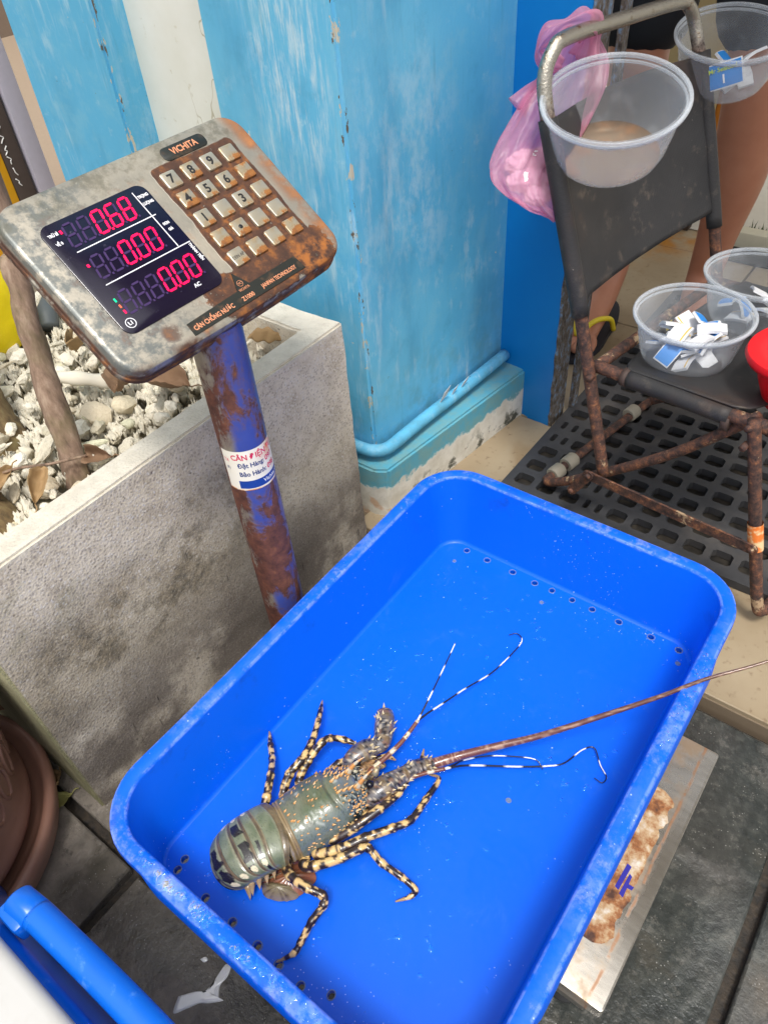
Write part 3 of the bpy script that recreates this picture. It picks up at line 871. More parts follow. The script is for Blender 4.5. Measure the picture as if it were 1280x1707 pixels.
def htext(s, x, y, size, mat, parent, rot=0.0, sx=1.0, bold=0.0, z=.0014, depth=.00012, align='CENTER'):
    return text(s, size, mat, parent, HM @ Matrix.Translation((x, y, z)) @ Matrix.Rotation(rot, 4, 'Z'), align, bold, sx, depth)
htext('TRỌNG', -.0088, .0425, .0036, M_WTXT, disp, sx=.82, bold=.00012); htext('LƯỢNG', -.0088, .0355, .0036, M_WTXT, disp, sx=.82, bold=.00012)
htext('ĐƠN', -.0092, .0130, .0034, M_WTXT, disp, sx=.8, bold=.00012); htext('GIÁ', -.0092, .0070, .0034, M_WTXT, disp, sx=.8, bold=.00012)
htext('THÀNH TIỀN', -.0052, -.0200, .0036, M_WTXT, disp, rot=-math.pi / 2, sx=.85, bold=.00012)
htext('TRỪ BÌ', -.0950, .0438, .0036, M_WTXT, disp, sx=.8, bold=.00012); htext('VỀ 0', -.0955, .0354, .0036, M_WTXT, disp, sx=.8, bold=.00012)
htext('AC', -.0257, -.0450, .0048, M_WTXT, disp, bold=.00012)
htext('L1', -.0945, -.0452, .0044, M_WTXT, disp, bold=.00012)
v, f = lathe([(.0038, .0012), (.0038, .0015), (.0044, .0015), (.0044, .0012)], 28)
MB().add([(x - .0945, y - .0452, z) for x, y, z in v], f).build('ring_mark', M_WTXT, disp, HM)
hrect(-.0890, -.0872, .0422, .0452, M_RED, disp, 'lit_dot'); hrect(-.0905, -.0885, .0090, .0115, M_RED, disp, 'lit_dot')
hrect(-.0926, -.0912, -.0368, -.0336, M_RED, disp, 'lit_dot')
M_GRN = G('lit_green').out((.0, .5, .2), .4, Emission_Color=(.0, .7, .25), Emission_Strength=.8)
M_ORG = G('lit_orange').out((.6, .1, .05), .4, Emission_Color=(.8, .12, .05), Emission_Strength=.6)
hrect(-.0926, -.0912, -.0254, -.0220, M_GRN, disp, 'lit_dot'); hrect(-.0926, -.0912, -.0312, -.0282, M_ORG, disp, 'lit_dot')
# keys
def m_key():
    g = G('worn_metal_key'); n = g.noise(120, 5, .65); n2 = g.noise(55, 4, .6); r = g.rnd()
    q = g.n.new('ShaderNodeTexCoord')
    c = g.mix(n2, rgb(178, 170, 150), rgb(206, 198, 180))
    th = g.add(n2, g.mul(g.add(r, -.5), .22))
    rust = g.step(th, .55, .62)
    c = g.mix(g.mul(g.step(th, .44, .56), .5), c, rgb(188, 156, 104))
    c = g.mix(rust, c, g.ramp(n, [(.3, rgb(86, 54, 34)), (.6, rgb(150, 96, 46)), (.8, rgb(188, 140, 76))]))
    return g.out(c, g.add(.3, g.mul(rust, .4)), g.math('SUBTRACT', .55, g.mul(rust, .5)), bump=g.bump(g.add(rust, n), .3, .0006))
M_KEY = m_key(); M_INK = G('black_key_print').out((.015, .014, .014), .5)
KT = [['7', '8', '9', ''], ['4', '5', '6', ''], ['1', '', '3', ''], ['', '●', '', ''], ['DEN AP', '', '', '']]
kx = [.0238, .0460, .0683, .0911]; ky = [.0448, .0236, .0020, -.0196, -.0412]
for i in range(5):
    for j in range(4):
        KM = HM @ Matrix.Translation((kx[j], ky[i], 0)) @ Matrix.Rotation(random.uniform(-.02, .02), 4, 'Z')
        v, f = plate(-.0076, .0076, -.0078, .0078, .0016, .0, .0024, .0008, 4)
        k = MB().add(v, f).build('key', M_KEY, scale, KM, sharp=35)
        t = KT[i][j]
        if t == '●':
            v, f = lathe([(0, .0026), (.0020, .0026), (.0020, .0023)], 20)
            MB().add(v, f).build('dot_mark', M_INK, k, KM)
        elif t: text(t, .0118 if len(t) == 1 else .0044, M_INK, k, KM @ Matrix.Translation((0, 0, .0025)), bold=.00032 if len(t) == 1 else .0, sx=.95 if len(t) == 1 else .85, depth=.0001)
# dark plates with copper lettering
M_PLATE = G('green_black_plate'); _n1 = M_PLATE.noise(90, 5)
M_PLATEm = M_PLATE.out(M_PLATE.mix(M_PLATE.step(_n1, .55, .72), rgb(38, 40, 36), rgb(78, 62, 48)), .4)
M_COPPER = flat('copper_lettering', rgb(222, 150, 112), .45)
v, f = plate(.0330, .0815, .0605, .0735, .005, .0, .0009, .0003)
pl = MB().add(v, f).build('name_plate', M_PLATEm, scale, HM, sharp=35)
htext('VICHITA', .0572, .0670, .0085, M_COPPER, pl, sx=.88, bold=.0002, z=.0011)
pts = [(-.0580, -.0685), (.0000, -.0665), (.0070, -.0505), (.0150, -.0655), (.0700, -.0650), (.0720, -.0790), (-.0585, -.0800)]
pv = [(x, y, .0) for x, y in pts] + [(x, y, .0009) for x, y in pts]
pl2 = MB().add(pv, [tuple(range(7, 14))] + [(k, (k + 1) % 7, 7 + (k + 1) % 7, 7 + k) for k in range(7)], smooth=False).build('name_plate', M_PLATEm, scale, HM)
htext('CÂN CHỐNG NƯỚC', -.0335, -.0752, .0058, M_COPPER, pl2, sx=.80, bold=.00014, z=.0011)
htext('Z1000', .0050, -.0752, .0056, M_COPPER, pl2, sx=.9, bold=.0001, z=.0011)
htext('JANPAN TECHNOLOGY', .0430, -.0740, .0052, M_COPPER, pl2, sx=.74, bold=.0001, z=.0011)
htext('VICHITA', .0072, -.0674, .0034, M_COPPER, pl2, sx=.9, z=.0011); htext('VC', .0070, -.0618, .0030, M_COPPER, pl2, z=.0011)
v, f = lathe([(.0026, .0009), (.0026, .00115), (.0029, .00115), (.0029, .0009)], 20)
MB().add([(x + .0070, y - .0618, z) for x, y, z in v], f).build('ring_mark', M_COPPER, pl2, HM)

# post
def m_post():
    g = G('rusty_blue_post'); p = g.xyz(g.co())
    n = g.noise(30, 6, .65); n2 = g.noise(14, 5, .6, dist=.5); n3 = g.noise(200, 4)
    blue = g.mix(g.noise(24, 4), rgb(46, 62, 140), rgb(74, 90, 164))
    # bare grey metal on the far side towards the planter
    bare = g.step(g.add(g.add(g.mul(g.add(p[0], .477), -.6), g.mul(g.add(p[1], -.358), -.8)), g.mul(g.add(n, -.5), .016)), .006, .015)
    c = g.mix(bare, blue, g.mix(n, rgb(122, 116, 104), rgb(160, 150, 132)))
    low = g.step(p[2], .46, .20)
    rr_ = g.add(g.noise(1, 7, .68, vec=g.co((30, 30, 17)), dist=.3), g.add(g.mul(low, .08), g.mul(bare, .06)))
    stain = g.step(rr_, .44, .58)
    c = g.mix(g.mul(stain, .55), c, rgb(108, 84, 84))
    rust = g.step(rr_, .52, .60)
    rust = g.mx(rust, g.mul(g.step(n, .58, .70), .7))
    c = g.mix(rust, c, g.ramp(g.noise(75, 6, .7), [(.3, rgb(62, 36, 32)), (.55, rgb(104, 62, 48)), (.78, rgb(142, 92, 62))]))
    return g.out(c, g.add(.32, g.mul(rust, .45)), g.mul(bare, .25), bump=g.bump(g.add(rust, g.mul(n3, .5)), .5, .0012))
v, f, _ = tube([(PXY[0], PXY[1], z) for z in (.03, .1, .2, .3, .4, .5, .566)], .0240, 40)
pole = MB().add(v, f).build('post', m_post(), scale, sharp=60)
# sticker: a curved sheet round the post
ang0 = math.radians(-105); ang1 = math.radians(52)
SZ0, SZ1 = .3895, .4395
def cyl(a, z, r=.02425): return (PXY[0] + r * math.cos(a), PXY[1] + r * math.sin(a), z)
def cpatch(a0, a1, z0, z1, r, mat, name, parent, n=28):
    v = []; f = []
    for i in range(n + 1):
        a = a0 + (a1 - a0) * i / n
        v += [cyl(a, z0, r), cyl(a, z1, r)]
    for i in range(n): f.append((2 * i, 2 * i + 2, 2 * i + 3, 2 * i + 1))
    return MB().add(v, f).build(name, mat, parent)
def m_stick():
    g = G('rust_stained_label'); p = g.xyz(g.co()); n = g.noise(60, 5, .65)
    c = g.mix(n, rgb(232, 222, 200), rgb(244, 240, 228))
    sp = g.mul(g.step(n, .40, .62), g.step(g.math('ABSOLUTE', g.add(p[1], -.361)), .013, .004))
    sp = g.mul(sp, g.step(p[2], .418, .432))
    ed = g.mul(g.step(p[2], .3915, .3900), g.step(n, .38, .55))
    c = g.mix(g.mx(sp, ed), c, rgb(214, 132, 52))
    return g.out(c, .45)
stk = cpatch(ang0, ang1, SZ0, SZ1, .02425, m_stick(), 'label_sticker', pole)
M_NAVY = G('navy_print').out(rgb(28, 66, 150), .45); M_PINK = G('pink_red_print').out(rgb(214, 40, 84), .45); M_NTXT = G('navy_text').out(rgb(36, 58, 116), .45)
cpatch(math.radians(-72), ang1, SZ0 + .0025, SZ0 + .0125, .02432, M_NAVY, 'blue_band', stk)
def ctext(s, a, z, size, mat, sx=1.0, bold=0.0, align='LEFT'):
    o = text(s, size, mat, stk, Matrix.Identity(4), align, bold, 1.0, 0.0, 'lettering')
    me = o.data
    bm = bmesh.new(); bm.from_mesh(me)
    for w in bm.verts:
        aa = a + w.co.x * sx / .0244
        w.co = Vector(cyl(aa, z + w.co.y, .02440))
    bm.to_mesh(me); bm.free(); me.update()
    return o
ctext('CÂN ĐIỆN TỬ', math.radians(-78), .4315, .0090, M_PINK, .88, .0002)
ctext('Đặt Hàng:', math.radians(-66), .4213, .0078, M_NTXT, .86, .0002); ctext('097', math.radians(4), .4213, .0088, M_PINK, .9, .0002)
ctext('Bảo Hành:', math.radians(-66), .4105, .0078, M_NTXT, .86, .0002); ctext('098', math.radians(6), .4105, .0088, M_PINK, .9, .0002)
ctext('Vichita.vn', math.radians(-12), .3970, .0066, M_WTXT, .95, .0001)
ctext('TA', math.radians(-99), .4275, .0060, M_PINK, .8); ctext('(R)', math.radians(-97), .4180, .0050, M_NTXT, .8)
# foot joining the post to the platform, base frame, feet, top plate
M_FRAME = flat('dull_grey_frame', rgb(104, 100, 92), .55, .5)
bbox('post_foot', (-.505, .315, .028), (-.395, .402, .062), M_FRAME, scale, .004)
YP0, YP1, XP0, XP1 = .2095, .5065, -.392, .0180
for a, b in (((XP0 + .02, YP0 + .012, .025), (XP1 - .014, YP0 + .045, .086)), ((XP0 + .02, YP1 - .045, .025), (XP1 - .014, YP1 - .012, .086)), ((XP1 - .055, YP0 + .0455, .025), (XP1 - .014, YP1 - .0455, .086)), ((XP0 + .02, YP0 + .0455, .025), (XP0 + .06, YP1 - .0455, .086))):
    bbox('base_beam', a, b, M_FRAME, scale, .003)
for x in (XP0 + .05, XP1 - .04):
    for y in (YP0 + .03, YP1 - .03):
        v, f = lathe([(0, 0.0), (.016, 0.0), (.018, .004), (.018, .010), (.007, .012), (.006, .0248)], 20)
        MB().add([(p[0] + x, p[1] + y, p[2]) for p in v], f).build('foot', flat('black_rubber', (.02, .02, .02), .7), scale)
def m_plat():
    g = G('stained_stainless_plate'); p = g.xyz(g.co())
    br = g.noise(1, 4, .6, vec=g.co((40, 160, 200))); n = g.noise(46, 6, .65); n2 = g.noise(150, 4)
    c = g.ramp(br, [(.3, rgb(158, 152, 142)), (.7, rgb(180, 174, 164))])
    st = g.mul(g.step(g.noise(22, 6, .65), .42, .60), g.step(p[0], .010, -.004))
    c = g.mix(g.mul(st, .65), c, rgb(140, 108, 66))
    edge = g.mul(g.step(g.math('ABSOLUTE', g.add(g.add(p[0], -.003), g.mul(g.add(g.noise(40, 4), -.5), .006))), .0024, .0004), g.step(n, .36, .5))
    c = g.mix(g.mul(edge, .7), c, rgb(150, 96, 46))
    ru = g.mx(g.mul(st, .7), g.mul(edge, .7))
    return g.out(c, g.add(.26, g.mul(ru, .4)), g.math('SUBTRACT', .9, g.mul(ru, .7)), bump=g.bump(g.add(n2, br), .06, .0005))
v, f = plate(XP0, XP1, YP0, YP1, .004, .085, .1035, .0022, 3)
# plate is a shallow pressed pan: sides fold down
plat = MB().add(v, f).build('platform_plate', m_plat(), scale, sharp=40)
def m_torn():
    g = G('torn_white_sticker'); n = g.noise(44, 6, .65); n2 = g.noise(120, 5, .6)
    c = g.ramp(n, [(.34, rgb(74, 44, 28)), (.45, rgb(146, 92, 48)), (.54, rgb(182, 152, 112)), (.66, rgb(208, 200, 184))])
    return g.out(c, .6, bump=g.bump(g.add(n, n2), .6, .002))
rs = random.Random(4)
N = 46; top, bot = [], []
for i in range(N + 1):
    y = .256 + .176 * i / N
    top.append((-.060, y)); bot.append((-.0022 + .004 * noise.noise(Vector((i * .33, 2, 0))) + .0025 * noise.noise(Vector((i * 1.1, 5, 0))) - (.012 if i in (0, N) else .004 if i in (1, N - 1) else 0), y + .001 * rs.random()))
mb = MB(); vv = []
for a, b in zip(top, bot): vv += [(a[0], a[1], .1038), (b[0], b[1], .1038), (a[0], a[1], .1044), (b[0], b[1], .1043)]
ff = []
for i in range(N): ff += [(4 * i + 2, 4 * i + 3, 4 * i + 7, 4 * i + 6), (4 * i + 1, 4 * i + 5, 4 * i + 7, 4 * i + 3)]
tor = mb.add(vv, ff, smooth=False).build('torn_sticker', m_torn(), plat)
def para(pts, mat, name, parent, z0, z1):
    n = len(pts)
    return MB().add([(x, y, z0) for x, y in pts] + [(x, y, z1) for x, y in pts], [tuple(range(n, 2 * n))] + [(k, (k + 1) % n, n + (k + 1) % n, n + k) for k in range(n)], smooth=False).build(name, mat, parent)
M_INDIGO = G('indigo_print').out(rgb(40, 36, 140), .5)
para([(-.0178, .3137), (-.0136, .3126), (-.0119, .3398), (-.0166, .3407)], M_INDIGO, 'letter_stroke', tor, .1043, .1047)
para([(-.0118, .3099), (-.0074, .3083), (-.0078, .3313), (-.0108, .3329)], M_INDIGO, 'letter_stroke', tor, .1043, .1047)
para([(-.0079, .3188), (-.0031, .3193), (-.0023, .3232), (-.0077, .3230)], M_INDIGO, 'letter_stroke', tor, .1043, .1047)
# ------------------------------------------------------------------ blue bin
def m_bin():
    g = G('scuffed_blue_plastic'); p = g.xyz(g.co())
    n = g.noise(6, 4); fine = g.noise(150, 5, .6)
    c = g.mix(n, (.000, .108, .70), (.000, .122, .75))
    # scratches and scuffs, denser on the rim
    rim = g.step(p[2], .224, .229)
    sc = g.step(g.noise(36, 7, .78), .52, .68)
    c = g.mix(g.mul(g.mul(sc, rim), .75), c, rgb(120, 140, 235))
    s1 = g.step(g.noise(1, 5, .7, vec=g.co((420, 26, 60), rot=(0, 0, .5))), .70, .76)
    s2 = g.step(g.noise(1, 5, .7, vec=g.co((30, 460, 60), rot=(0, 0, -.3))), .71, .77)
    c = g.mix(g.mul(g.mx(s1, s2), .32), c, rgb(90, 150, 255))
    # pale flecks painted in for water droplets
    fl = g.mul(g.step(g.vor(95), .10, .04), g.step(g.noise(13, 3), .50, .60))
    fl2 = g.mul(g.step(g.vor(190, vec=g.co(loc=(2, 5, 1))), .12, .05), g.step(g.noise(9, 3, vec=g.co(loc=(5, 5, 1))), .54, .62))
    c = g.mix(g.mul(g.mx(fl, fl2), .75), c, rgb(196, 214, 250))
    dirt = g.mul(g.step(g.noise(16, 6, .7), .56, .72), g.step(p[2], .16, .215))
    c = g.mix(g.mul(dirt, .35), c, rgb(24, 40, 110))
    wet = g.mul(g.step(g.noise(6, 4, .55, vec=g.co(loc=(1, 8, 2)), dist=.7), .48, .56), g.step(p[2], .130, .120))
    scum = g.mul(g.step(g.noise(20, 7, .75, vec=g.co(loc=(3, 1, 2)), dist=.5), .56, .72), g.step(p[2], .17, .115))
    c = g.mix(g.mul(scum, .22), c, rgb(70, 120, 214))
    ring_ = g.mul(g.step(g.math('ABSOLUTE', g.add(g.noise(6, 4, .55, vec=g.co(loc=(1, 8, 2)), dist=.7), -.485)), .010, .002), g.step(p[2], .130, .120))
    pass
    ew = g.mul(g.mul(g.step(p[2], .2260, .2280), g.step(p[2], .2302, .2294)), g.step(g.noise(80, 6, .7), .40, .60))
    c = g.mix(g.mul(ew, .50), c, rgb(130, 156, 240))
    return g.out(c, g.math('SUBTRACT', g.add(.30, g.mul(fine, .26)), g.mul(wet, .05)), bump=g.bump(g.add(g.noise(12, 3), g.mul(fine, .10)), .16, .0018), Specular_IOR_Level=.32)
M_BIN = m_bin()
NC, NS = 10, 30
FX0, FX1, FY0, FY1 = -.404, -.0525, .0630, .6140
RX0, RX1, RY0, RY1 = -.4160, -.0400, .0572, .6260
def fl(o, r, z): return [(x, y, z) for x, y in rrect(FX0 - o, FX1 + o, FY0 - o, FY1 + o, r + o, NC, NS)]
def sm(t): t = max(0, min(1, t)); return t * t * (3 - 2 * t)
def rl(o, z, hand=0.0, drop=0.0):
    out = []
    for x, y in rrect(RX0 - o, RX1 + o, RY0 - o, RY1 + o, .047 + o, NC, NS):
        zz = z
        if hand or drop:
            s = 0
            if y < RY0: s = sm((x + .352) / .018) * sm((-.105 - x) / .018); y -= hand * s
            elif x > RX1: s = sm((y - .135) / .02) * sm((.535 - y) / .02); x += hand * s
            zz = z - drop * s
        zz += .0008 * noise.noise(Vector((x * 14, y * 14, 3)))
        out.append((x, y, zz))
    return out
loops = [fl(0, .028, .113), fl(.0025, .028, .1142), fl(.0042, .028, .1175), rl(0, .2255), rl(.0008, .2283), rl(.0030, .2300), rl(.0135, .2300), rl(.0158, .2288, .001), rl(.0166, .2262, .0020, .001),
         rl(.0168, .2185, .0030, .013), rl(.0152, .2180, .0026, .013), rl(.0148, .2245, .001), rl(.0032, .2245), fl(.0060, .028, .118), fl(.0050, .028, .1075), fl(.002, .028, .1046)]
v, f = [], []
n = len(loops[0])
for l in loops: v += l
for i in range(len(loops) - 1):
    for k in range(n): f.append((i * n + k, i * n + (k + 1) % n, (i + 1) * n + (k + 1) % n, (i + 1) * n + k))
f.append(tuple(range(n))); f.append(tuple((len(loops) - 1) * n + k for k in range(n - 1, -1, -1)))
binroot = tag(empty('plastic_bin', (-.228, .34, .1046)), 'deep blue plastic bin on the scale platform, lobster inside', 'bin')
binm = MB().add(v, [q[::-1] for q in f]).mesh('body', M_BIN)
HOLES = [(-.37, .606), (-.337, .606), (-.297, .606), (-.263, .605), (-.238, .606), (-.209, .606), (-.181, .606), (-.145, .606), (-.103, .606), (-.068, .606),
         (-.382, .084), (-.380, .0725), (-.337, .0705), (-.299, .0705), (-.265, .0700), (-.238, .0700), (-.210, .0690), (-.183, .080)]
DIMPLE = [(-.374, .58), (-.24, .581), (-.062, .587), (-.143, .326)]
hm = MB()
for i, (x, y) in enumerate(HOLES):
    hv, hf = lathe([(0, .100), (.0036, .100), (.0036, .120), (0, .120)], 14)
    hm.add([(a + x, b + y, c_) for a, b, c_ in hv], hf)
hme = hm.mesh('h', M_BIN)
bm = bmesh.new(); bm.from_mesh(hme); bmesh.ops.remove_doubles(bm, verts=bm.verts, dist=1e-6); bmesh.ops.recalc_face_normals(bm, faces=bm.faces); bm.to_mesh(hme); bm.free()
bm = bmesh.new(); bm.from_mesh(binm); bmesh.ops.recalc_face_normals(bm, faces=bm.faces); bm.to_mesh(binm); bm.free()
tb = bpy.data.objects.new('tb', binm); th = bpy.data.objects.new('th', hme)
COL.objects.link(tb); COL.objects.link(th)
md = tb.modifiers.new('b', 'BOOLEAN'); md.operation = 'DIFFERENCE'; md.object = th; md.solver = 'EXACT'
bpy.context.view_layer.update()
res = bpy.data.meshes.new_from_object(tb.evaluated_get(bpy.context.evaluated_depsgraph_get()))
bpy.data.objects.remove(tb); bpy.data.objects.remove(th)
if len(res.polygons) < 100: res = binm
res.name = 'body'
for p in res.polygons: p.use_smooth = True
res.set_sharp_from_angle(angle=math.radians(38))
for p in res.polygons:
    if abs(p.normal.z) > .985 and p.center.z < .125: p.use_smooth = False
body = link(bpy.data.objects.new('body', res), binroot)
M_BURR = flat('grey_burr', rgb(104, 122, 160), .6)
for i, (x, y) in enumerate(HOLES + DIMPLE):
    small = i >= len(HOLES)
    r = .0022 if small else .0040
    hv, hf = lathe([(r - .0004, .1131), (r - .0002, .1137), (r + .0004, .1138), (r + .0008, .1131)], 16)
    if small: hv2, hf2 = lathe([(0, .11325), (.0020, .11325)], 16); 
    mb = MB().add([(a * (1 + .12 * math.sin(i)) + x, b + y, c_) for a, b, c_ in hv], hf)
    if small: mb.add([(a + x, b + y, c_) for a, b, c_ in hv2], hf2)
    mb.build('drain_hole' if not small else 'plugged_hole', M_BURR, body)

# ------------------------------------------------------------------ spiny lobster
LA = Vector((-.2997, .1511, .113)); LF = Vector((.3768, .9263, 0)); LS = Vector((-LF.y, LF.x, 0))
LM = Matrix(((LF.x, LS.x, 0, LA.x), (LF.y, LS.y, 0, LA.y), (0, 0, 1, LA.z), (0, 0, 0, 1)))
mm = .001
BLK = (.012, .009, .010); CRM = (.66, .45, .19); OLV = (.095, .118, .062); BRN = (.17, .115, .055); ORG = (.52, .235, .06); BLUG = (.16, .19, .21)
def lerp(a, b, t): t = max(0, min(1, t)); return tuple(x + (y - x) * t for x, y in zip(a, b))
def nz(x, y, z): return noise.noise(Vector((x, y, z)))
lob = MB()
def addl(v, f, cols): lob.add([Vector(p) * mm for p in v], f, cols)

# carapace
def car_prof(x):
    T = [(0, 29, 47), (6, 31, 50), (30, 33.5, 55), (55, 34, 56), (72, 32, 53), (86, 27, 47), (96, 21, 40), (104, 14, 33)]
    for (a, w0, h0), (b, w1, h1) in zip(T, T[1:]):
        if x <= b:
            t = sm((x - a) / (b - a)) if False else (x - a) / (b - a)
            return w0 + (w1 - w0) * t, h0 + (h1 - h0) * t
    return T[-1][1:]
YC = 9.0
NXC, NAC = 150, 128
v, c, f = [], [], []
def car_point(x, a):
    w, h = car_prof(x)
    sa, ca = math.sin(a), math.cos(a)           # a=0 dorsal
    e = .82
    y = math.copysign(abs(sa) ** e, sa) * w
    zc = 20
    z = zc + (math.copysign(abs(ca) ** e, ca) * ((h - zc) if ca > 0 else (zc - 7)))
    return y, z
for i in range(NXC + 1):
    x = 104 * i / NXC
    for k in range(NAC):
        a = 2 * math.pi * k / NAC
        y, z = car_point(x, a)
        # cervical groove, a forward-bowed V; rear ridges
        gx = 63 - 10 * math.cos(a) if math.cos(a) > 0 else 63
        gx = 58 + 9 * (abs(math.sin(a)) ** 1.5)
        g_ = math.exp(-((x - gx) / 1.9) ** 2) * (1 if math.cos(a) > -.1 else 0)
        r2 = math.exp(-((x - 4.2) / .9) ** 2) + .8 * math.exp(-((x - 9.0) / .9) ** 2)
        d = 1 - .050 * g_ - .028 * r2 + .012 * nz(x * .09, y * .09, z * .09) + .008 * nz(x * .3, y * .3, z * .3)
        if x > 66: d += .030 * nz(x * .16, y * .16, 7)
        yy = y * d; zz = 20 + (z - 20) * d
        v.append((x, YC + yy, zz))
        # colour
        q = nz(x * .05, y * .05, 1.7); q2 = nz(x * .35, y * .35, z * .35); q3 = nz(x * .9, y * .9, z * .9)
        col_ = lerp(OLV, (.150, .155, .105), .5 + q * 1.4)
        col_ = lerp(col_, BRN, max(0, .55 * nz(x * .07 + 9, y * .07, .5) + .35 * sm((y - 5) / 30)) * 1.2)
        col_ = lerp(col_, (.10, .15, .10), max(0, q2 * .7))
        if y < -12: col_ = lerp(col_, (.13, .165, .155), sm((-y - 12) / 14) * .8)
        # fine dark pores
        if q3 > .33: col_ = lerp(col_, (.055, .075, .05), .6)
        if x < 10.5:
            col_ = lerp(BRN, (.26, .19, .09), .5 + .5 * math.sin(x * 2.2))
            if abs(x - 2) < 1.1: col_ = (.30, .25, .19)
        side = abs(y) / 34
        if z < 20: col_ = lerp(col_, (.42, .34, .24), sm((20 - z) / 8)); col_ = lerp(col_, BLK, .75 if nz(x * .4, y * .4, z * .4) > .12 else 0)
        if x > 64:
            t = sm((x - 64) / 8)
            fr = lerp(BLUG, (.12, .15, .17), .5 + q2)
            fr = lerp(fr, BRN, .5 * max(0, nz(x * .12, y * .12, 4) + .1))
            if abs(y) > 11 or x > 88:
                mz = math.sin(10 * nz(x * .10, y * .10, 2) + x * .3)
                fr = (.012, .02, .025) if mz > .25 else ((.50, .52, .44) if mz > -.1 else lerp(fr, (.03, .06, .07), .6))
            col_ = lerp(col_, fr, t)
        wpatch = nz(x * .10 + 3, y * .10, 8)
        if wpatch > .42 and z > 40: col_ = lerp(col_, (.45, .47, .42), (wpatch - .42) * 5)
        c.append(col_)
for i in range(NXC):
    for k in range(NAC):
        f.append((i * NAC + k, i * NAC + (k + 1) % NAC, (i + 1) * NAC + (k + 1) % NAC, (i + 1) * NAC + k))
f.append(tuple(range(NAC - 1, -1, -1))); f.append(tuple(NXC * NAC + k for k in range(NAC)))
addl(v, f, c)

def cone(p, d, L, r, col0, col1, seg=7, bend=0.0):
    d = Vector(d).normalized(); p = Vector(p)
    pts = [p + d * (L * t) + Vector((0, 0, bend * t * t)) for t in (-.15, .15, .45, .75, 1.0)]
    vv, ff, par = tube(pts, [r, r * .92, r * .62, r * .30, r * .04], seg)
    cc = [lerp(col0, col1, (i // seg) / 4) for i in range(len(vv))]
    addl(vv, ff, cc)
rl_ = random.Random(21)
for k in range(230):
    x = rl_.uniform(12, 98) if k < 150 else rl_.uniform(62, 103); a = rl_.uniform(-1.45, 1.45)
    y, z = car_point(x, a)
    if abs(x - (58 + 9 * abs(math.sin(a)) ** 1.5)) < 2.5: continue
    big = rl_.random() < .25
    nrm = Vector((.75, y / 34 * .8, math.cos(a) * .7))
    cone((x, YC + y * .985, 20 + (z - 20) * .985), nrm, 3.6 if big else 2.4, 1.5 if big else 1.05, ORG, (.62, .36, .14), 6)
# supraorbital horns and the row of spines behind them
for s in (-1, 1):
    v_, f_, par = tube(spline([(84, YC + s * 9, 42), (90, YC + s * 9.5, 51), (98, YC + s * 9, 57), (107, YC + s * 8, 60)], 8), [4.4 - 3.9 * (i / 24) ** .8 for i in range(25)], 12)
    addl(v_, f_, [ORG if math.sin(l * .55) > -.2 else (.45, .40, .30) for l, _ in par])
    for q in range(4): cone((66 + q * 6, YC + s * (7 + q * .8), 53 - q * 1.2), (1, s * .1, .65), 7, 2.0, ORG, (.66, .44, .2))
    for q in range(3): cone((72 + q * 9, YC + s * (25 - q * 4.5), 36 - q), (1, s * .5, .5), 8, 2.1, (.55, .30, .09), (.72, .55, .30))
    # orange cheek lobes
    cone((93, YC + s * 17, 34), (1, s * .35, .25), 13, 3.8, (.50, .22, .06), (.55, .30, .12), 9)
# white dried scratch marks come with the gloss; antennular plate and mouth parts
for k in range(34):
    x0 = rl_.uniform(88, 112); y0 = YC + rl_.uniform(-19, 19); z0 = rl_.uniform(12, 34)
    p1 = (x0 + rl_.uniform(8, 20), y0 + rl_.uniform(-4, 4), max(8, z0 + rl_.uniform(-8, 4)))
    vv, ff, par = tube(spline([(x0, y0, z0), ((x0 + p1[0]) / 2, (y0 + p1[1]) / 2, (z0 + p1[2]) / 2 + 3), p1], 6), [4.6 - .20 * i for i in range(13)], 9)
    base = rl_.choice([(.22, .10, .045), (.30, .16, .07), (.10, .08, .05), (.16, .17, .17), (.40, .28, .15)])
    addl(vv, ff, [lerp(base, BLK if nz(p[0] * .5, p[1] * .5, p[2] * .5) > .15 else CRM, .75 if abs(nz(p[0] * .5, p[1] * .5, p[2] * .5)) > .25 else .15) for p in vv])

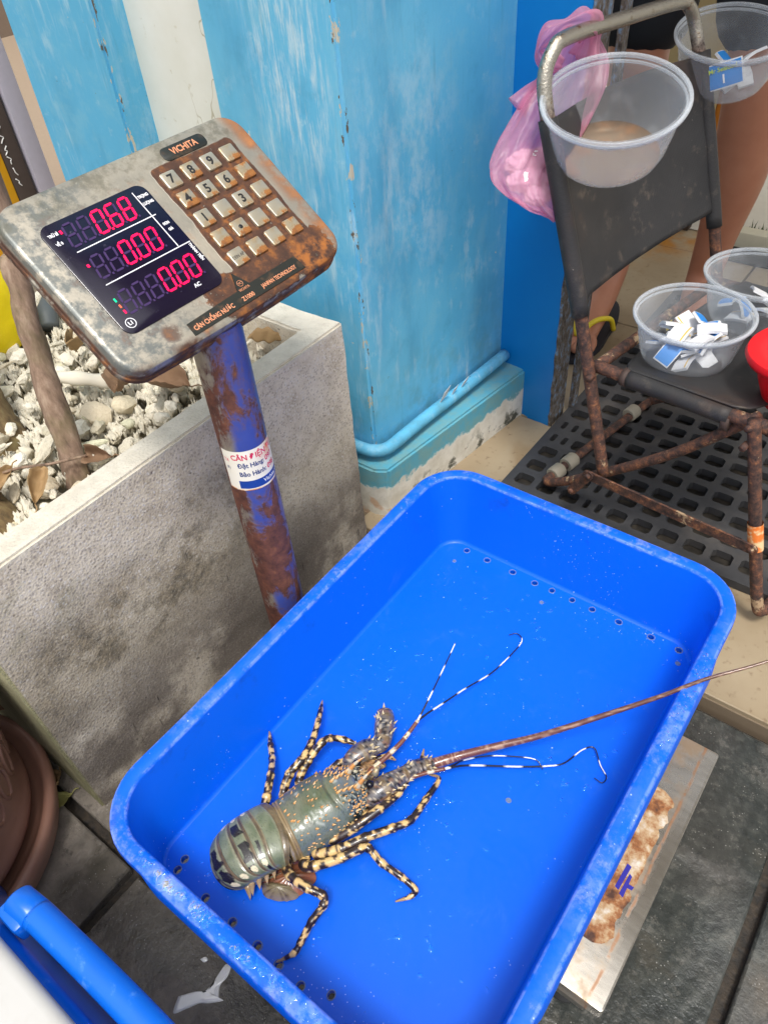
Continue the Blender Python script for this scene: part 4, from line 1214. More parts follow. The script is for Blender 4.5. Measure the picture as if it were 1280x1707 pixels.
# abdomen: banded, curled under
AB = [(-16, 5), (3, 17), (15, 31), (29, 48), (46, 72), (70, 108), (106, 188)]
for si, (p0, p1) in enumerate(AB):
    nphi, npsi = 26, 84
    v, c, f = [], [], []
    for i in range(nphi + 1):
        t = i / nphi; ph = math.radians(p0 + (p1 - p0) * t)
        lift = 1.0 + .035 * (t - .2) - .02 * si * .2 - (.03 if t > .96 else 0) - .020 * math.exp(-((t - .30) / .06) ** 2)
        cx, cz = -10, 18
        rx = 63 * lift; rz = (33 if math.cos(ph) > 0 else 14) * lift
        tw = 1 - .16 * (math.degrees(ph) / 150) ** 2
        W = 34.0 * max(.45, tw)
        y0 = YC + 1.5 + 3.5 * math.sin(ph) - 5 * sm((math.degrees(ph) - 90) / 90)
        for k in range(npsi + 1):
            ps = -1.5 + 3.0 * k / npsi
            s = math.sin(ps); kf = max(.02, math.cos(ps)) ** .42
            yv = W * s
            # transverse lines sweep back on the sides
            ph2 = ph + .10 * s * s
            x = cx - rx * kf ** .9 * math.sin(ph2); z = cz + rz * kf * math.cos(ph2)
            z = max(z, 2.2)
            v.append((x, y0 + yv, z))
            q = nz(x * .12, yv * .12, si * 3.1); q3 = nz(x * .8, yv * .8, z * .8)
            g0 = lerp((.115, .140, .080), (.185, .205, .130), .5 + q * 1.2)
            if t < .34: col_ = lerp((.085, .058, .028), (.16, .115, .06), .5 + q * 1.3 + (.4 if t < .06 else 0))
            else: col_ = lerp((.22, .22, .14), g0, sm((t - .34) / .12))
            if t > .93: col_ = lerp(col_, (.20, .16, .085), .8)
            # black transverse bar with ragged edge
            if si in (2, 4, 5):
                ce = .62
                wd = (.26 if si == 2 else .21) + .16 * nz(yv * .14, si * 7, 2)
                inner = abs(t - ce + .22 * nz(yv * .13, 1.3, si * 2.41)) < wd and nz(yv * .085 + si * 1.37, si * 5.37, 9.4) > -.26 and s < .50 + .1 * si * .5
                if inner and s > -.84: col_ = BLK
            if si == 1 and s < -.2 and abs(t - .62) < .10 + .08 * nz(yv * .2, 3, 3): col_ = BLK
            # cream commas near the flanks
            for sy_, sg in ((-.80, 1), (.84, 1)):
                if si >= 1 and ((s - sy_) / .085) ** 2 + ((t - .66) / .20) ** 2 < 1: col_ = (.68, .60, .40)
            if q3 > .36: col_ = lerp(col_, (.06, .07, .05), .45)
            c.append(col_)
    for i in range(nphi):
        for k in range(npsi):
            a = i * (npsi + 1) + k; f.append((a, a + 1, a + npsi + 2, a + npsi + 1))
    addl(v, f, c)
    # pleural points on each flank
    if 0 < si < 6:
        ph = math.radians((p0 + p1) / 2 + 4)
        for s in (-1, 1):
            x = -10 - 57 * math.sin(ph) * .66; z = max(6, 18 + 22 * math.cos(ph) * .5)
            cone((x, YC + 4 + s * 29, z), (-.25, s * .55, -.75), 15, 4.2, (.30, .20, .10), CRM, 8)
# tail fan folded under to the right
def fanplate(pts, z, th, col0, col1):
    P = [Vector(p) for p in pts]
    S = spline([(p.x, p.y) for p in P + [P[0]]], 6)[:-1]
    cx = sum(p[0] for p in S) / len(S); cy = sum(p[1] for p in S) / len(S)
    vv, ff, cc = [], [], []
    rings = 7
    for r in range(rings + 1):
        for q in S:
            t = r / rings; vv.append((cx + (q[0] - cx) * t, cy + (q[1] - cy) * t, z + th * (1 - t * t) + .9 * math.sin(math.atan2(q[1] - cy, q[0] - cx) * 14) * t)); cc.append(lerp(lerp(col0, col1, t ** 2), (.05, .03, .02), max(0, .5 * math.sin(math.atan2(q[1] - cy, q[0] - cx) * 14) + nz(q[0] * .3 * t, q[1] * .3 * t, 3) * .8)))
    m = len(S)
    for r in range(rings):
        for k in range(m): ff.append((r * m + k, r * m + (k + 1) % m, (r + 1) * m + (k + 1) % m, (r + 1) * m + k))
    addl(vv, ff, cc)
fanplate([(-34, -10, 0), (-12, -6, 0), (4, -14, 0), (13, -30, 0), (11, -42, 0), (-6, -46, 0), (-22, -40, 0), (-36, -26, 0)], 4, 9, (.20, .075, .035), (.30, .10, .05))
fanplate([(-36, -14, 0), (-22, -22, 0), (-8, -36, 0), (-10, -46, 0), (-24, -42, 0), (-38, -28, 0)], 3, 13, (.20, .17, .095), (.30, .22, .12))
fanplate([(-30, 30, 0), (-6, 40, 0), (6, 50, 0), (0, 54, 0), (-20, 50, 0), (-34, 40, 0)], 5, 7, (.20, .08, .04), (.30, .11, .06))

# legs
def leg(pts, r0, r1, seed, base_col=BLK):
    S = spline(pts, 14); n = len(S)
    L = [0]
    for a, b in zip(S, S[1:]): L.append(L[-1] + float(np.linalg.norm(b - a)))
    tot = L[-1]
    jl = [L[min(i * 14, n - 1)] for i in range(len(pts))]
    R_ = []
    for l in L:
        t = l / tot
        r = r0 + (r1 - r0) * t ** .9
        if t > .86: r *= 1 - .72 * ((t - .86) / .14) ** 1.3
        jb = max(math.exp(-((l - j) / 2.6) ** 2) for j in jl[1:-1]) if len(jl) > 2 else 0
        r *= 1 + .16 * jb - .10 * max([math.exp(-((l - j - 4.2) / 1.4) ** 2) for j in jl[1:-1]] or [0])
        R_.append(r)
    vv, ff, par = tube(S, R_, 16)
    cc = []
    for (l, a), p in zip(par, vv):
        b = nz(l * .115, math.cos(a) * .62 + seed, math.sin(a) * .62 + seed * 2.3) + .35 * math.sin(l * .52 + seed) * .6
        sp = nz(l * .22 + 40, math.cos(a) * 1.1 + seed, math.sin(a) * 1.1)
        if b > .23 or sp > .33: k = CRM
        elif b > .19 or sp > .29: k = (.30, .17, .07)
        else: k = lerp(base_col, (.035, .017, .014), .5 + nz(l * .1, a, seed))
        if l / tot > .94: k = lerp((.25, .14, .07), CRM, .3)
        cc.append(k)
    addl(vv, ff, cc)
LEGS = [
    ([(12, 24, 14), (-2, 40, 22), (4.7, 49.5, 30), (18.4, 69, 30), (28.2, 90.8, 20), (34.2, 109.4, 15), (40.5, 128.7, 10)], 4.6, 2.6, 1.3),
    ([(26, 26, 14), (21.1, 45, 22), (35.5, 57.8, 32), (51.7, 62.5, 36), (71.6, 75.8, 35), (90.9, 98.1, 30), (108.7, 124.8, 20)], 4.8, 2.6, 2.9),
    ([(40, 28, 14), (41.8, 50, 22), (59.6, 60.4, 32), (80.9, 66.5, 40), (91.2, 68.3, 36), (103.7, 61.1, 31), (115.8, 46.7, 28)], 4.6, 2.8, 4.1),
    ([(8, -8, 14), (-6.7, -17, 19), (-8.7, -36.1, 30), (0, -55, 34), (9.2, -67.5, 30), (6, -74, 27), (-9.8, -78.4, 20), (-26.1, -85.7, 12), (-35.5, -89.1, 8), (-52.9, -85.7, 3)], 4.8, 2.4, 5.7),
    ([(20, -12, 13), (8, -27, 16), (15.4, -35.3, 20), (41.2, -45.3, 26), (60.7, -49.5, 30), (68, -52.8, 28), (73, -69.1, 20), (83.2, -87.3, 12), (88.6, -103, 8), (82, -105, 5), (67.5, -100.4, 3)], 5.0, 2.3, 7.2),
    ([(30, -14, 14), (24.2, -27, 20), (45.6, -37.3, 26), (70.8, -42.9, 30), (98.4, -49.5, 30), (118, -51.4, 28), (143.6, -39.7, 22), (169.1, -26, 15), (163.7, -14.2, 12)], 5.0, 2.4, 8.8),
    ([(44, -14, 14), (44, -24, 22), (67, -27.6, 30), (96.2, -27.3, 34), (122.2, -21.6, 30), (142, -11.6, 30), (158.5, -6.2, 30), (171.2, 5.4, 28)], 5.0, 2.6, 10.1),
    ([(52, -12, 12), (56, -22, 18), (73.3, -23.5, 24), (102.7, -17.4, 25), (123.4, -9.0, 20)], 5.0, 3.2, 11.6),
    ([(58, 30, 12), (70, 40, 20), (86, 42, 26), (104, 38, 26), (122, 30, 20)], 4.8, 3.0, 12.4),
    ([(84, 20, 10), (104, 23, 16), (120, 26, 22), (134, 22, 24), (141, 15, 20)], 3.8, 2.4, 13.9),
]
for p, r0, r1, sd_ in LEGS: leg(p, r0 * 1.16, r1 * 1.16, sd_)

# antennal stalks: three stout spiny joints each
def stalk(pts, rads, seed, spines):
    S = spline([(*p, r) for p, r in zip(pts, rads)], 12)
    vv, ff, par = tube([s[:3] for s in S], [float(s[3]) for s in S], 22)
    cc = []
    vv = [Vector(p) for p in vv]
    for i, (p, (l, a)) in enumerate(zip(vv, par)):
        q = nz(p.x * .12 + seed, p.y * .12, p.z * .12); q2 = nz(p.x * .33, p.y * .33, p.z * .33 + seed)
        col_ = lerp((.075, .085, .11), (.15, .12, .10), .5 + q * 1.3)
        if q2 > .26: col_ = BLK
        elif q2 < -.34: col_ = (.42, .36, .28)
        elif q < -.25: col_ = lerp(col_, (.26, .12, .05), .6)
        if abs((l % 26) - 24) < 2.5: col_ = lerp(col_, BRN, .7)
        cc.append(col_)
    addl(vv, ff, cc)
    rr_ = random.Random(seed)
    for k in range(spines):
        i = rr_.randrange(len(S) // 5, len(S)); a = rr_.uniform(0, 6.28)
        t = np.array(S[min(i + 1, len(S) - 1)][:3]) - np.array(S[i - 1][:3]); t = Vector(t).normalized()
        u = t.cross(Vector((0, 0, 1))).normalized(); w = t.cross(u)
        d = u * math.cos(a) + w * abs(math.sin(a)) * -1 if w.z < 0 else u * math.cos(a) + w * abs(math.sin(a))
        cone(Vector(S[i][:3]) + d * float(S[i][3]) * .9, d * .8 + t * .8, rr_.uniform(4, 7), 1.6, (.35, .26, .12), (.72, .60, .38), 6)
stalk([(92, 32, 24), (102, 36, 30), (118, 37, 31), (128, 36, 31), (137, 36, 31), (147, 48, 31), (154, 58, 30), (158.5, 66, 29)], [9, 11.0, 12.0, 9.4, 9.4, 11.2, 11.0, 9.4], 31, 22)
stalk([(90, -10, 24), (102, -10, 30), (118, -9.5, 31), (130, -9, 30), (140, -8, 29), (150, -8, 28), (162, -10.4, 26.5), (171, -13.3, 25.5)], [9, 11.0, 12.0, 10.4, 9.0, 9.4, 8.4, 7.0], 37, 20)
for a in range(7):
    th_ = a * .9; cone((158.5 + math.cos(th_) * 2, 66 + math.cos(th_) * 5, 29 + math.sin(th_) * 6), (.5, .8, math.sin(th_) * .4), 6, 1.8, (.4, .3, .15), (.75, .62, .4), 6)

def m_lob():
    g = G('lobster_shell'); c = g.attr('paint'); n = g.noise(700, 3); n2 = g.noise(130, 4)
    return g.out(c, g.add(.20, g.mul(n2, .22)), bump=g.bump(g.add(n, g.mul(n2, .6)), .28, .0007), Coat_Weight=.5, Coat_Roughness=.08)
M_LOB = m_lob()
lobster = lob.build('spiny_lobster', M_LOB, None, LM, usecol=True)
tag(lobster, 'live green spiny lobster with black and cream banded legs on the bin floor', 'lobster')
def lob_part(name, pts, rads, colfn, seg=10, nsub=10, label=None):
    S = spline(pts, nsub); n = len(S)
    R_ = [rads[0] + (rads[1] - rads[0]) * (i / (n - 1)) ** .8 for i in range(n)]
    vv, ff, par = tube(S, R_, seg)
    tot = par[-1][0]
    mb = MB(); mb.add([Vector(p) * mm for p in vv], ff, [colfn(l, l / tot, a) for l, a in par])
    o = mb.build(name, M_LOB, lobster, LM, usecol=True)
    return o
def antcol(l, t, a):
    c0 = lerp((.16, .055, .040), (.10, .050, .030), t)
    if nz(l * .6, math.cos(a) * .8, math.sin(a) * .8) > .22: c0 = lerp(c0, (.42, .26, .18), .8 - .4 * t)
    return c0
lob_part('antenna', [(168, -12.5, 25.5), (185, -18, 28), (202.9, -24.1, 30), (240, -41, 39), (275.7, -58.7, 50), (329.5, -85.6, 76), (379.4, -111.4, 104), (416, -129, 126), (467.1, -152.7, 143), (560, -188, 172)], (6.4, .8), antcol, 12, 14)
def bwcol(per, ph_, duty=.40):
    def fn(l, t, a): return (.80, .80, .76) if ((l + ph_) % per) / per < duty else (.012, .010, .022)
    return fn
def stalkcol(l, t, a): return (.66, .56, .40) if ((l + 3) % 22) < 8 and nz(l * .2, a, 2) > -.3 else (.16, .055, .035)
lob_part('antennule', [(96, 13, 30), (114, 15, 31), (128, 17.5, 32), (149.2, 21, 35), (165, 26, 37), (180.9, 31.8, 40)], (3.6, 2.2), stalkcol)
lob_part('antennule', [(180.5, 31.6, 40), (198, 41, 45), (215.4, 50.6, 50), (247.6, 70.5, 55), (265.8, 81.3, 60)], (1.3, .6), bwcol(31, 6, .42), 8)
lob_part('antennule', [(180.5, 31.6, 40), (198, 36, 35), (214.4, 39, 30), (253.3, 46.1, 20), (296.9, 51.5, 10), (338.3, 62.2, 6), (359.8, 71.4, 4), (361.3, 83, 4), (351.6, 87, 4)], (1.4, .5), bwcol(38, 12, .36), 8)
lob_part('antennule', [(98, -2, 28), (112, -5.5, 30), (129.2, -12.5, 31), (155.6, -18.5, 30), (176.9, -26.2, 30)], (3.4, 2.0), stalkcol)
lob_part('antennule', [(176.5, -26, 30), (190, -25.5, 24), (202.3, -25, 20), (228.7, -33.5, 15), (256.8, -50, 10), (271.1, -62.6, 8), (271.7, -73.6, 4)], (1.2, .5), bwcol(34, 8, .4), 8)
lob_part('antennule', [(176.5, -26, 30), (202.4, -32.4, 20), (247.7, -57.6, 10), (276.4, -73.2, 6), (294.7, -81, 6), (321.1, -80, 6), (333.4, -85.4, 6), (326.2, -102.9, 4), (322.6, -116.1, 3), (314.3, -118.6, 3), (311.1, -110.2, 3)], (1.3, .45), bwcol(40, 10, .4), 8)
for s in (-1, 1):
    bm = bmesh.new(); bmesh.ops.create_uvsphere(bm, u_segments=20, v_segments=14, radius=.0044)
    me = bpy.data.meshes.new('eye'); bm.to_mesh(me); bm.free()
    me.materials.append(G('black_eye').out((.006, .006, .007), .08))
    for p in me.polygons: p.use_smooth = True
    link(bpy.data.objects.new('eye', me), lobster, LM @ Matrix.Translation(((99) * mm, (YC + s * 13.5) * mm, .045)))
    lob_part('eye_stalk', [(92, YC + s * 8, 40), (97, YC + s * 11, 43), (99, YC + s * 13, 45)], (3.4, 3.8), lambda l, t, a: (.45, .42, .30) if nz(l * .5, a, 1) > 0 else (.03, .03, .03))

# water drops on the bin floor and the wet near rim
g = G('clear_water'); g.out((1, 1, 1), .02, IOR=1.33, Transmission_Weight=1.0)
M_DROP = g.m
mb = MB(); rd = random.Random(17)
def drop(x, y, z, r, sx=1.0, a=0.0, h=.34):
    v, f = lathe([(0, h), (.5, h * .88), (.84, h * .5), (1.0, 0)], 9)
    ca, sa = math.cos(a), math.sin(a)
    w = [1 + .18 * rd.uniform(-1, 1) for _ in range(9)]
    mb.add([(x + (p[0] * sx * ca - p[1] * sa) * r * w[i // 4], y + (p[0] * sx * sa + p[1] * ca) * r * w[i // 4], z + p[2] * r) for i, p in enumerate(v)], f)
for k in range(330):
    x = rd.uniform(FX0 + .02, FX1 - .02); y = rd.uniform(FY0 + .02, FY1 - .03)
    if noise.noise(Vector((x * 9, y * 9, 2))) < -.05 and rd.random() < .75: continue
    drop(x, y, .1132, rd.choice([.0006, .0008, .0011, .0015, .0022]), rd.uniform(1, 2.2), rd.uniform(0, 3))
for k in range(120):
    x = rd.uniform(-.36, -.10); drop(x, RY0 - rd.uniform(.004, .013), .2303, rd.choice([.0008, .0012, .002, .003]), rd.uniform(1, 2.4), rd.uniform(0, 3), .16)
for k in range(60):
    y = rd.uniform(.40, .53); drop(RX1 + rd.uniform(.004, .013), y, .2303, rd.choice([.0006, .0009, .0014]), rd.uniform(1, 2), rd.uniform(0, 3), .2)
tag(mb.build('water_drops', M_DROP), 'scattered clear water drops on the blue bin floor and rim', 'water', kind='stuff')
# ------------------------------------------------------------------ rubber mat
MX0, MX1, MY0, MY1 = -.438, .42, .818, 1.62
px_, py_ = .0412, .0420
gx0, gy0 = -.249 - 4 * px_, .860 - px_ * 0
mb = MB(); ZT, ZB = .036, .0225
def cell(cx, cy, holes):
    x0, x1, y0, y1 = cx - px_ / 2, cx + px_ / 2, cy - py_ / 2, cy + py_ / 2
    regs = [(x0, x1)] if len(holes) == 1 else [(x0, cx), (cx, x1)]
    for (a, b), (hw_, hh_) in zip(regs, holes):
        m = (a + b) / 2; k = .0045 if hw_ > .008 else .0025
        outer = [(a, y0), (b, y0), (b, y1), (a, y1)]
        oc = [(m - hw_ + k, cy - hh_), (m + hw_ - k, cy - hh_), (m + hw_, cy - hh_ + k), (m + hw_, cy + hh_ - k), (m + hw_ - k, cy + hh_), (m - hw_ + k, cy + hh_), (m - hw_, cy + hh_ - k), (m - hw_, cy - hh_ + k)]
        v = [(x, y, ZT) for x, y in outer] + [(x, y, ZT) for x, y in oc] + [(x, y, ZB) for x, y in oc]
        f = [(0, 1, 5, 4), (1, 6, 5), (1, 2, 7, 6), (2, 8, 7), (2, 3, 9, 8), (3, 10, 9), (3, 0, 11, 10), (0, 4, 11)]
        f += [(4 + q, 4 + (q + 1) % 8, 12 + (q + 1) % 8, 12 + q) for q in range(8)]
        mb.add(v, f, smooth=False)
nxc, nyc = 16, 19
for i in range(nxc):
    for j in range(nyc):
        cx, cy = gx0 + i * px_, gy0 + j * py_
        dbl = (i == 3 and j < 2) or (i == 0 and j in (3, 4)) or (i == 9 and j in (4, 5)) or (i == 3 and j in (9, 10))
        cell(cx, cy, [(.0045, .011)] * 2 if dbl else [(.0152, .0132)])
X0, X1, Y0, Y1 = gx0 - px_ / 2, gx0 + (nxc - .5) * px_, gy0 - py_ / 2, gy0 + (nyc - .5) * py_
for a, b in (((MX0 - .005, Y0 - .014), (X0, Y1 + .01)), ((X1, Y0 - .014), (X1 + .012, Y1 + .01)), ((X0, Y0 - .014), (X1, Y0)), ((X0, Y1), (X1, Y1 + .01))):
    mb.add(*boxv((min(a[0], b[0]), a[1], ZB), (b[0], b[1], ZT)), smooth=False)
g = G('black_rubber_mat'); n_ = g.noise(60, 5); n2_ = g.noise(11, 4)
c_ = g.mix(n_, rgb(44, 44, 46), rgb(62, 62, 64)); c_ = g.mix(g.mul(g.step(n2_, .5, .7), .4), c_, rgb(92, 86, 80))
mat_o = mb.build('rubber_mat', g.out(c_, .55, bump=g.bump(n_, .3, .001)))
tag(mat_o, 'black rubber drainage mat with square holes under the chair', 'mat')

gm_ = G('painted_hole_shade'); gn_ = gm_.noise(40, 5)  # dark sheet stands in for the deep shade inside the mat holes
MB().add([(MX0 + .004, Y0 - .008, .0213), (X1 + .004, Y0 - .008, .0213), (X1 + .004, Y1, .0213), (MX0 + .004, Y1, .0213)], [(0, 1, 2, 3)]).build('hole_shade_sheet', gm_.out(gm_.ramp(gn_, [(.35, (.012, .011, .010)), (.75, (.06, .05, .038))]), .4), mat_o)

# ------------------------------------------------------------------ folding chair
_th = math.radians(-10)
CM = Matrix.Translation((-.386, .844, 0)) @ Matrix.Rotation(_th, 4, 'Z')
chair = tag(empty('folding_chair', (0, 0, 0), CM), 'low rusty folding chair with black mesh seat and back, standing on the mat', 'chair')
def cl(p): return CM @ Vector(p)
def m_rust(chrome):
    g = G('rusted_tube' if not chrome else 'chromed_rusting_tube'); p = g.xyz(g.co())
    n = g.noise(85, 7, .74); n2 = g.noise(420, 4); big = g.noise(26, 6, .7)
    rust = g.ramp(n, [(.36, rgb(40, 30, 29)), (.48, rgb(72, 50, 43)), (.58, rgb(106, 68, 50)), (.70, rgb(158, 108, 70))])
    pale = g.step(big, .60, .64)
    c = g.mix(pale, rust, g.mix(n2, rgb(150, 122, 94), rgb(176, 152, 120)))
    met, ro = .0, .75
    if chrome:
        ch = g.step(g.add(p[2], g.mul(g.add(n, -.5), .10)), .595, .630)
        c = g.mix(ch, c, g.mix(g.step(n, .55, .7), rgb(170, 164, 152), rgb(130, 100, 66)))
        met = g.mul(ch, .85); ro = g.math('SUBTRACT', .75, g.mul(ch, .48))
    return g.out(c, ro, met, bump=g.bump(g.add(n, n2), .6, .0016))
M_RUST = m_rust(False); M_RUSTC = m_rust(True)
def ctube(pts, r, name, mat=M_RUST, parent=chair, sub=8, seg=16):
    S = [cl(p) for p in spline(pts, sub)]
    v, f, _ = tube(S, r, seg)
    return MB().add(v, f).build(name, mat, parent)
WD = .345
bp = [(.118, 0, .140), (.077, 0, .272), (.035, 0, .403), (-.004, 0, .516), (-.034, 0, .602), (-.045, .004, .640), (-.047, .018, .663), (-.048, .045, .672)]
back = bp + [(-.054, .17, .668), (-.060, .300, .662)] + [(-.058, .327, .653), (-.054, .342, .632), (-.038, WD, .592)] + [(x - .004, WD, z) for x, y, z in bp[3::-1]]
ctube(back, .0086, 'back_frame', M_RUSTC, sub=10)
ctube([(.294, 0, .330), (.318, 0, .251), (.346, 0, .158), (.378, 0, .058), (.385, .012, .0462), (.387, .04, .0455), (.387, .305, .0455), (.385, .333, .0462), (.378, WD, .058), (.346, WD, .158), (.294, WD, .330)], .0080, 'front_leg_frame')
ctube([(.292, .020, .322), (.197, .020, .210), (.074, .020, .095), (.020, .020, .053), (.006, .026, .0455), (.004, .05, .0450), (.008, .30, .0450), (.020, .325, .053), (.074, .325, .095), (.197, .325, .210), (.292, .325, .322)], .0074, 'rear_leg_frame')
for s0, s1 in ((.040, .064), (.076, .101), (.262, .286)):
    S = [cl((.0045, s, .0450)) for s in (s0, s0 + .002, s1 - .002, s1)]
    v, f, _ = tube(S, [.0115, .0130, .0130, .0115], 18)
    v2 = []
    MB().add(v, f).build('plastic_sleeve', flat('grey_worn_plastic', rgb(150, 142, 126), .6), chair, sharp=40)
for s in (.016, .329):
    ctube([(.066, s, .300), (.18, s, .306), (.310, s, .316)], .0088, 'seat_rail')
ctube([(.312, .010, .316), (.312, .335, .316)], .0086, 'front_cross_tube')
ctube([(.070, .010, .300), (.070, .335, .300)], .0080, 'rear_cross_tube')
def strap(p0, p1, s, w=.0075, t=.0016):
    a, b = Vector(p0), Vector(p1); d = (b - a).normalized(); u = Vector((-d.z, 0, d.x))
    m = MB(); vv = []
    N_ = 8
    out = [(a + u * (w * math.cos(q)) - d * (w * math.sin(q))) for q in [math.pi * k / N_ for k in range(N_ + 1)]] + [(b - u * (w * math.cos(q)) + d * (w * math.sin(q))) for q in [math.pi * k / N_ for k in range(N_ + 1)]]
    n = len(out)
    vv = [cl((p.x, s - t, p.z)) for p in out] + [cl((p.x, s + t, p.z)) for p in out]
    ff = [tuple(range(n - 1, -1, -1)), tuple(range(n, 2 * n))] + [(k, (k + 1) % n, n + (k + 1) % n, n + k) for k in range(n)]
    m.add(vv, ff, smooth=False); o = m.build('strap_bar', M_RUST, chair)
    for q in (a, b):
        S = [cl((q.x, s + e, q.z)) for e in (-.006, -.004, .006)]
        rv, rf, _ = tube(S, [.0030, .0042, .0042], 12); MB().add(rv, rf).build('rivet', M_RUST, o)
strap((.100, 0, .138), (.348, 0, .158), -.0135); strap((.104, 0, .142), (.080, 0, .098), -.0175)
strap((.100, 0, .138), (.348, 0, .158), WD + .0135)
for q in ((.294, -.006, .322), (.296, -.008, .296), (.076, -.006, .296)):
    S = [cl((q[0], q[1] + e, q[2])) for e in (-.006, .006)]; rv, rf, _ = tube(S, .0045, 12); MB().add(rv, rf).build('rivet', M_RUST, chair)
M_SLEEVE = flat('brown_hem_binding', rgb(70, 54, 48), .7)
def m_mesh():
    g = G('black_woven_mesh'); p = g.xyz(g.co())
    n = g.noise(24, 5); n2 = g.noise(180, 3); w1 = g.n.new('ShaderNodeTexChecker'); w1.inputs['Scale'].default_value = 520
    g.l.new(g.co(), w1.inputs['Vector'])
    c = g.mix(n, rgb(36, 36, 38), rgb(54, 52, 52)); c = g.mix(g.mul(w1.outputs['Fac'], .35), c, rgb(20, 20, 21))
    c = g.mix(g.mul(g.step(g.noise(30, 6, .7), .54, .72), .7), c, rgb(96, 86, 76))
    c = g.mix(g.mul(g.step(g.noise(9, 4), .55, .7), .5), c, rgb(74, 56, 46))
    c = g.mix(g.step(n2, .74, .80), c, rgb(150, 142, 128))
    return g.out(c, .6, bump=g.bump(g.add(w1.outputs['Fac'], n), .35, .0008))
M_MESHF = m_mesh()
# back panel with hem sleeves round the posts
def post_at(z, far):
    pts = bp
    for a, b in zip(pts, pts[1:]):
        if a[2] <= z <= b[2]:
            t = (z - a[2]) / (b[2] - a[2]); return a[0] + (b[0] - a[0]) * t
    return pts[-1][0]
NU, NV = 24, 30
v, f = [], []
for i in range(NU + 1):
    u = i / NU; s = u * WD
    zlo = .390 + .010 * u - .006 * math.sin(u * math.pi) ; zhi = .597 + .016 * (1 - (2 * u - 1) ** 2) * .2
    if u < .08: zlo -= (.08 - u) * .25
    for j in range(NV + 1):
        z = zlo + (zhi - zlo) * j / NV
        x = post_at(z, 0) - .022 * math.sin(u * math.pi) * (1 - .25 * (2 * j / NV - 1) ** 2) + .0015 * noise.noise(Vector((u * 6, j * .25, 1)))
        v.append(cl((x, s, z)))
for i in range(NU):
    for j in range(NV):
        a = i * (NV + 1) + j; f.append((a, a + NV + 1, a + NV + 2, a + 1))
bk_o = MB().add(v, f).build('back_panel', M_MESHF, chair); md = bk_o.modifiers.new('t', 'SOLIDIFY'); md.thickness = .0022; md.offset = 0
for s in (0, WD):
    S = [cl((post_at(z, 0) - (.004 if s else 0), s, z)) for z in [.375 + .225 * k / 14 for k in range(15)]]
    tv, tf, _ = tube(S, [.0114 + .0006 * noise.noise(Vector((k, s * 9, 0))) for k in range(15)], 18); MB().add(tv, tf).build('hem_sleeve', M_MESHF, bk_o)
# seat panel
v, f = [], []
for i in range(NU + 1):
    u = i / NU; s = .016 + u * .313
    for j in range(NV + 1):
        w = j / NV
        x0 = .118 - .030 * math.sin(u * math.pi) ** .5; x1 = .262 + .032 * math.sin(u * math.pi) ** .4
        x = x0 + (x1 - x0) * w
        z = .3145 + .010 * w - .020 * math.sin(u * math.pi) ** .8
        v.append(cl((x, s, z)))
for i in range(NU):
    for j in range(NV):
        a = i * (NV + 1) + j; f.append((a, a + NV + 1, a + NV + 2, a + 1))
st_o = MB().add(v, f).build('seat_panel', M_MESHF, chair); md = st_o.modifiers.new('t', 'SOLIDIFY'); md.thickness = .0022; md.offset = 0
for s in (.016, .329):
    S = [cl((x, s, .3025 + (x - .118) * .05)) for x in [.118 + .144 * k / 12 for k in range(13)]]
    tv, tf, _ = tube(S, .0120, 18); MB().add(tv, tf).build('hem_sleeve', M_MESHF, st_o)
    for x in (.112, .256):
        S = [cl((x, s, .3022)), cl((x + .009, s, .3026))]; tv, tf, _ = tube(S, .0126, 18); MB().add(tv, tf).build('hem_binding', M_SLEEVE, st_o)
# faded orange sticker on the front leg
a_, b_ = Vector((.3335, 0, .200)), Vector((.352, 0, .138))
S = [cl(a_ + (b_ - a_) * t) for t in (.18, .22, .5, .78, .82)]
g = G('faded_orange_label'); n_ = g.noise(90, 5)
tv, tf, _ = tube(S, .0096, 20, cap=False); stl = MB().add(tv, tf).build('orange_label', g.out(g.mix(g.step(n_, .45, .6), rgb(222, 120, 50), rgb(226, 196, 150)), .5), chair)

# ------------------------------------------------------------------ clear tubs with number cards
def m_clear(name, base, fac0, tint):
    g = G(name); n = g.noise(45, 5); fs = g.fres(.45)
    g.out(base, g.add(.16, g.mul(n, .2)), bump=g.bump(n, .15, .001))
    return g.clear(g.math('ADD', fac0, g.add(g.mul(fs, .36), g.mul(g.step(n, .5, .72), .05)), clamp=True), tint)
M_CLEAR = m_clear('hazy_clear_plastic', (.66, .68, .71), .07, (.97, .98, .985))
M_RIM = m_clear('thick_clear_rim', (.70, .73, .77), .22, (.96, .97, .98))
PROF = [(0, .0), (.040, .0), (.049, .0022), (.0555, .008), (.0610, .020), (.0655, .040), (.0690, .060), (.0700, .0665), (.0745, .0670), (.0762, .0690), (.0768, .0715), (.0755, .0745), (.0735, .0758), (.0712, .0745), (.0700, .0715), (.0683, .0605), (.0645, .040), (.0600, .020), (.0545, .009), (.048, .0034), (.039, .0012), (0, .0012)]
def tub(M, label, s=1.0, mat=M_CLEAR, name='clear_tub', cat='tub', group='clear plastic tubs on the chair'):
    o = tag(empty(name, (0, 0, 0), M), label, cat, group)
    P = [(r * s, z * s) for r, z in PROF]
    v, f = lathe(P[:8] + [(.0700 * s, .0668 * s)], 64)
    v, f = lathe(P, 72)
    MB().add([M @ Vector(p) for p in v], f).build('bowl', mat, o)
    for rr0, zz0, rt in ((.0752, .0728, .0021), (.0722, .0676, .0014)):
        v, f = lathe([((rr0 + rt * math.cos(q)) * s, (zz0 + rt * 1.3 * math.sin(q)) * s) for q in [2 * math.pi * k / 12 for k in range(13)]], 72)
        MB().add([M @ Vector(p) for p in v], f).build('rim', M_RIM, o)
    return o
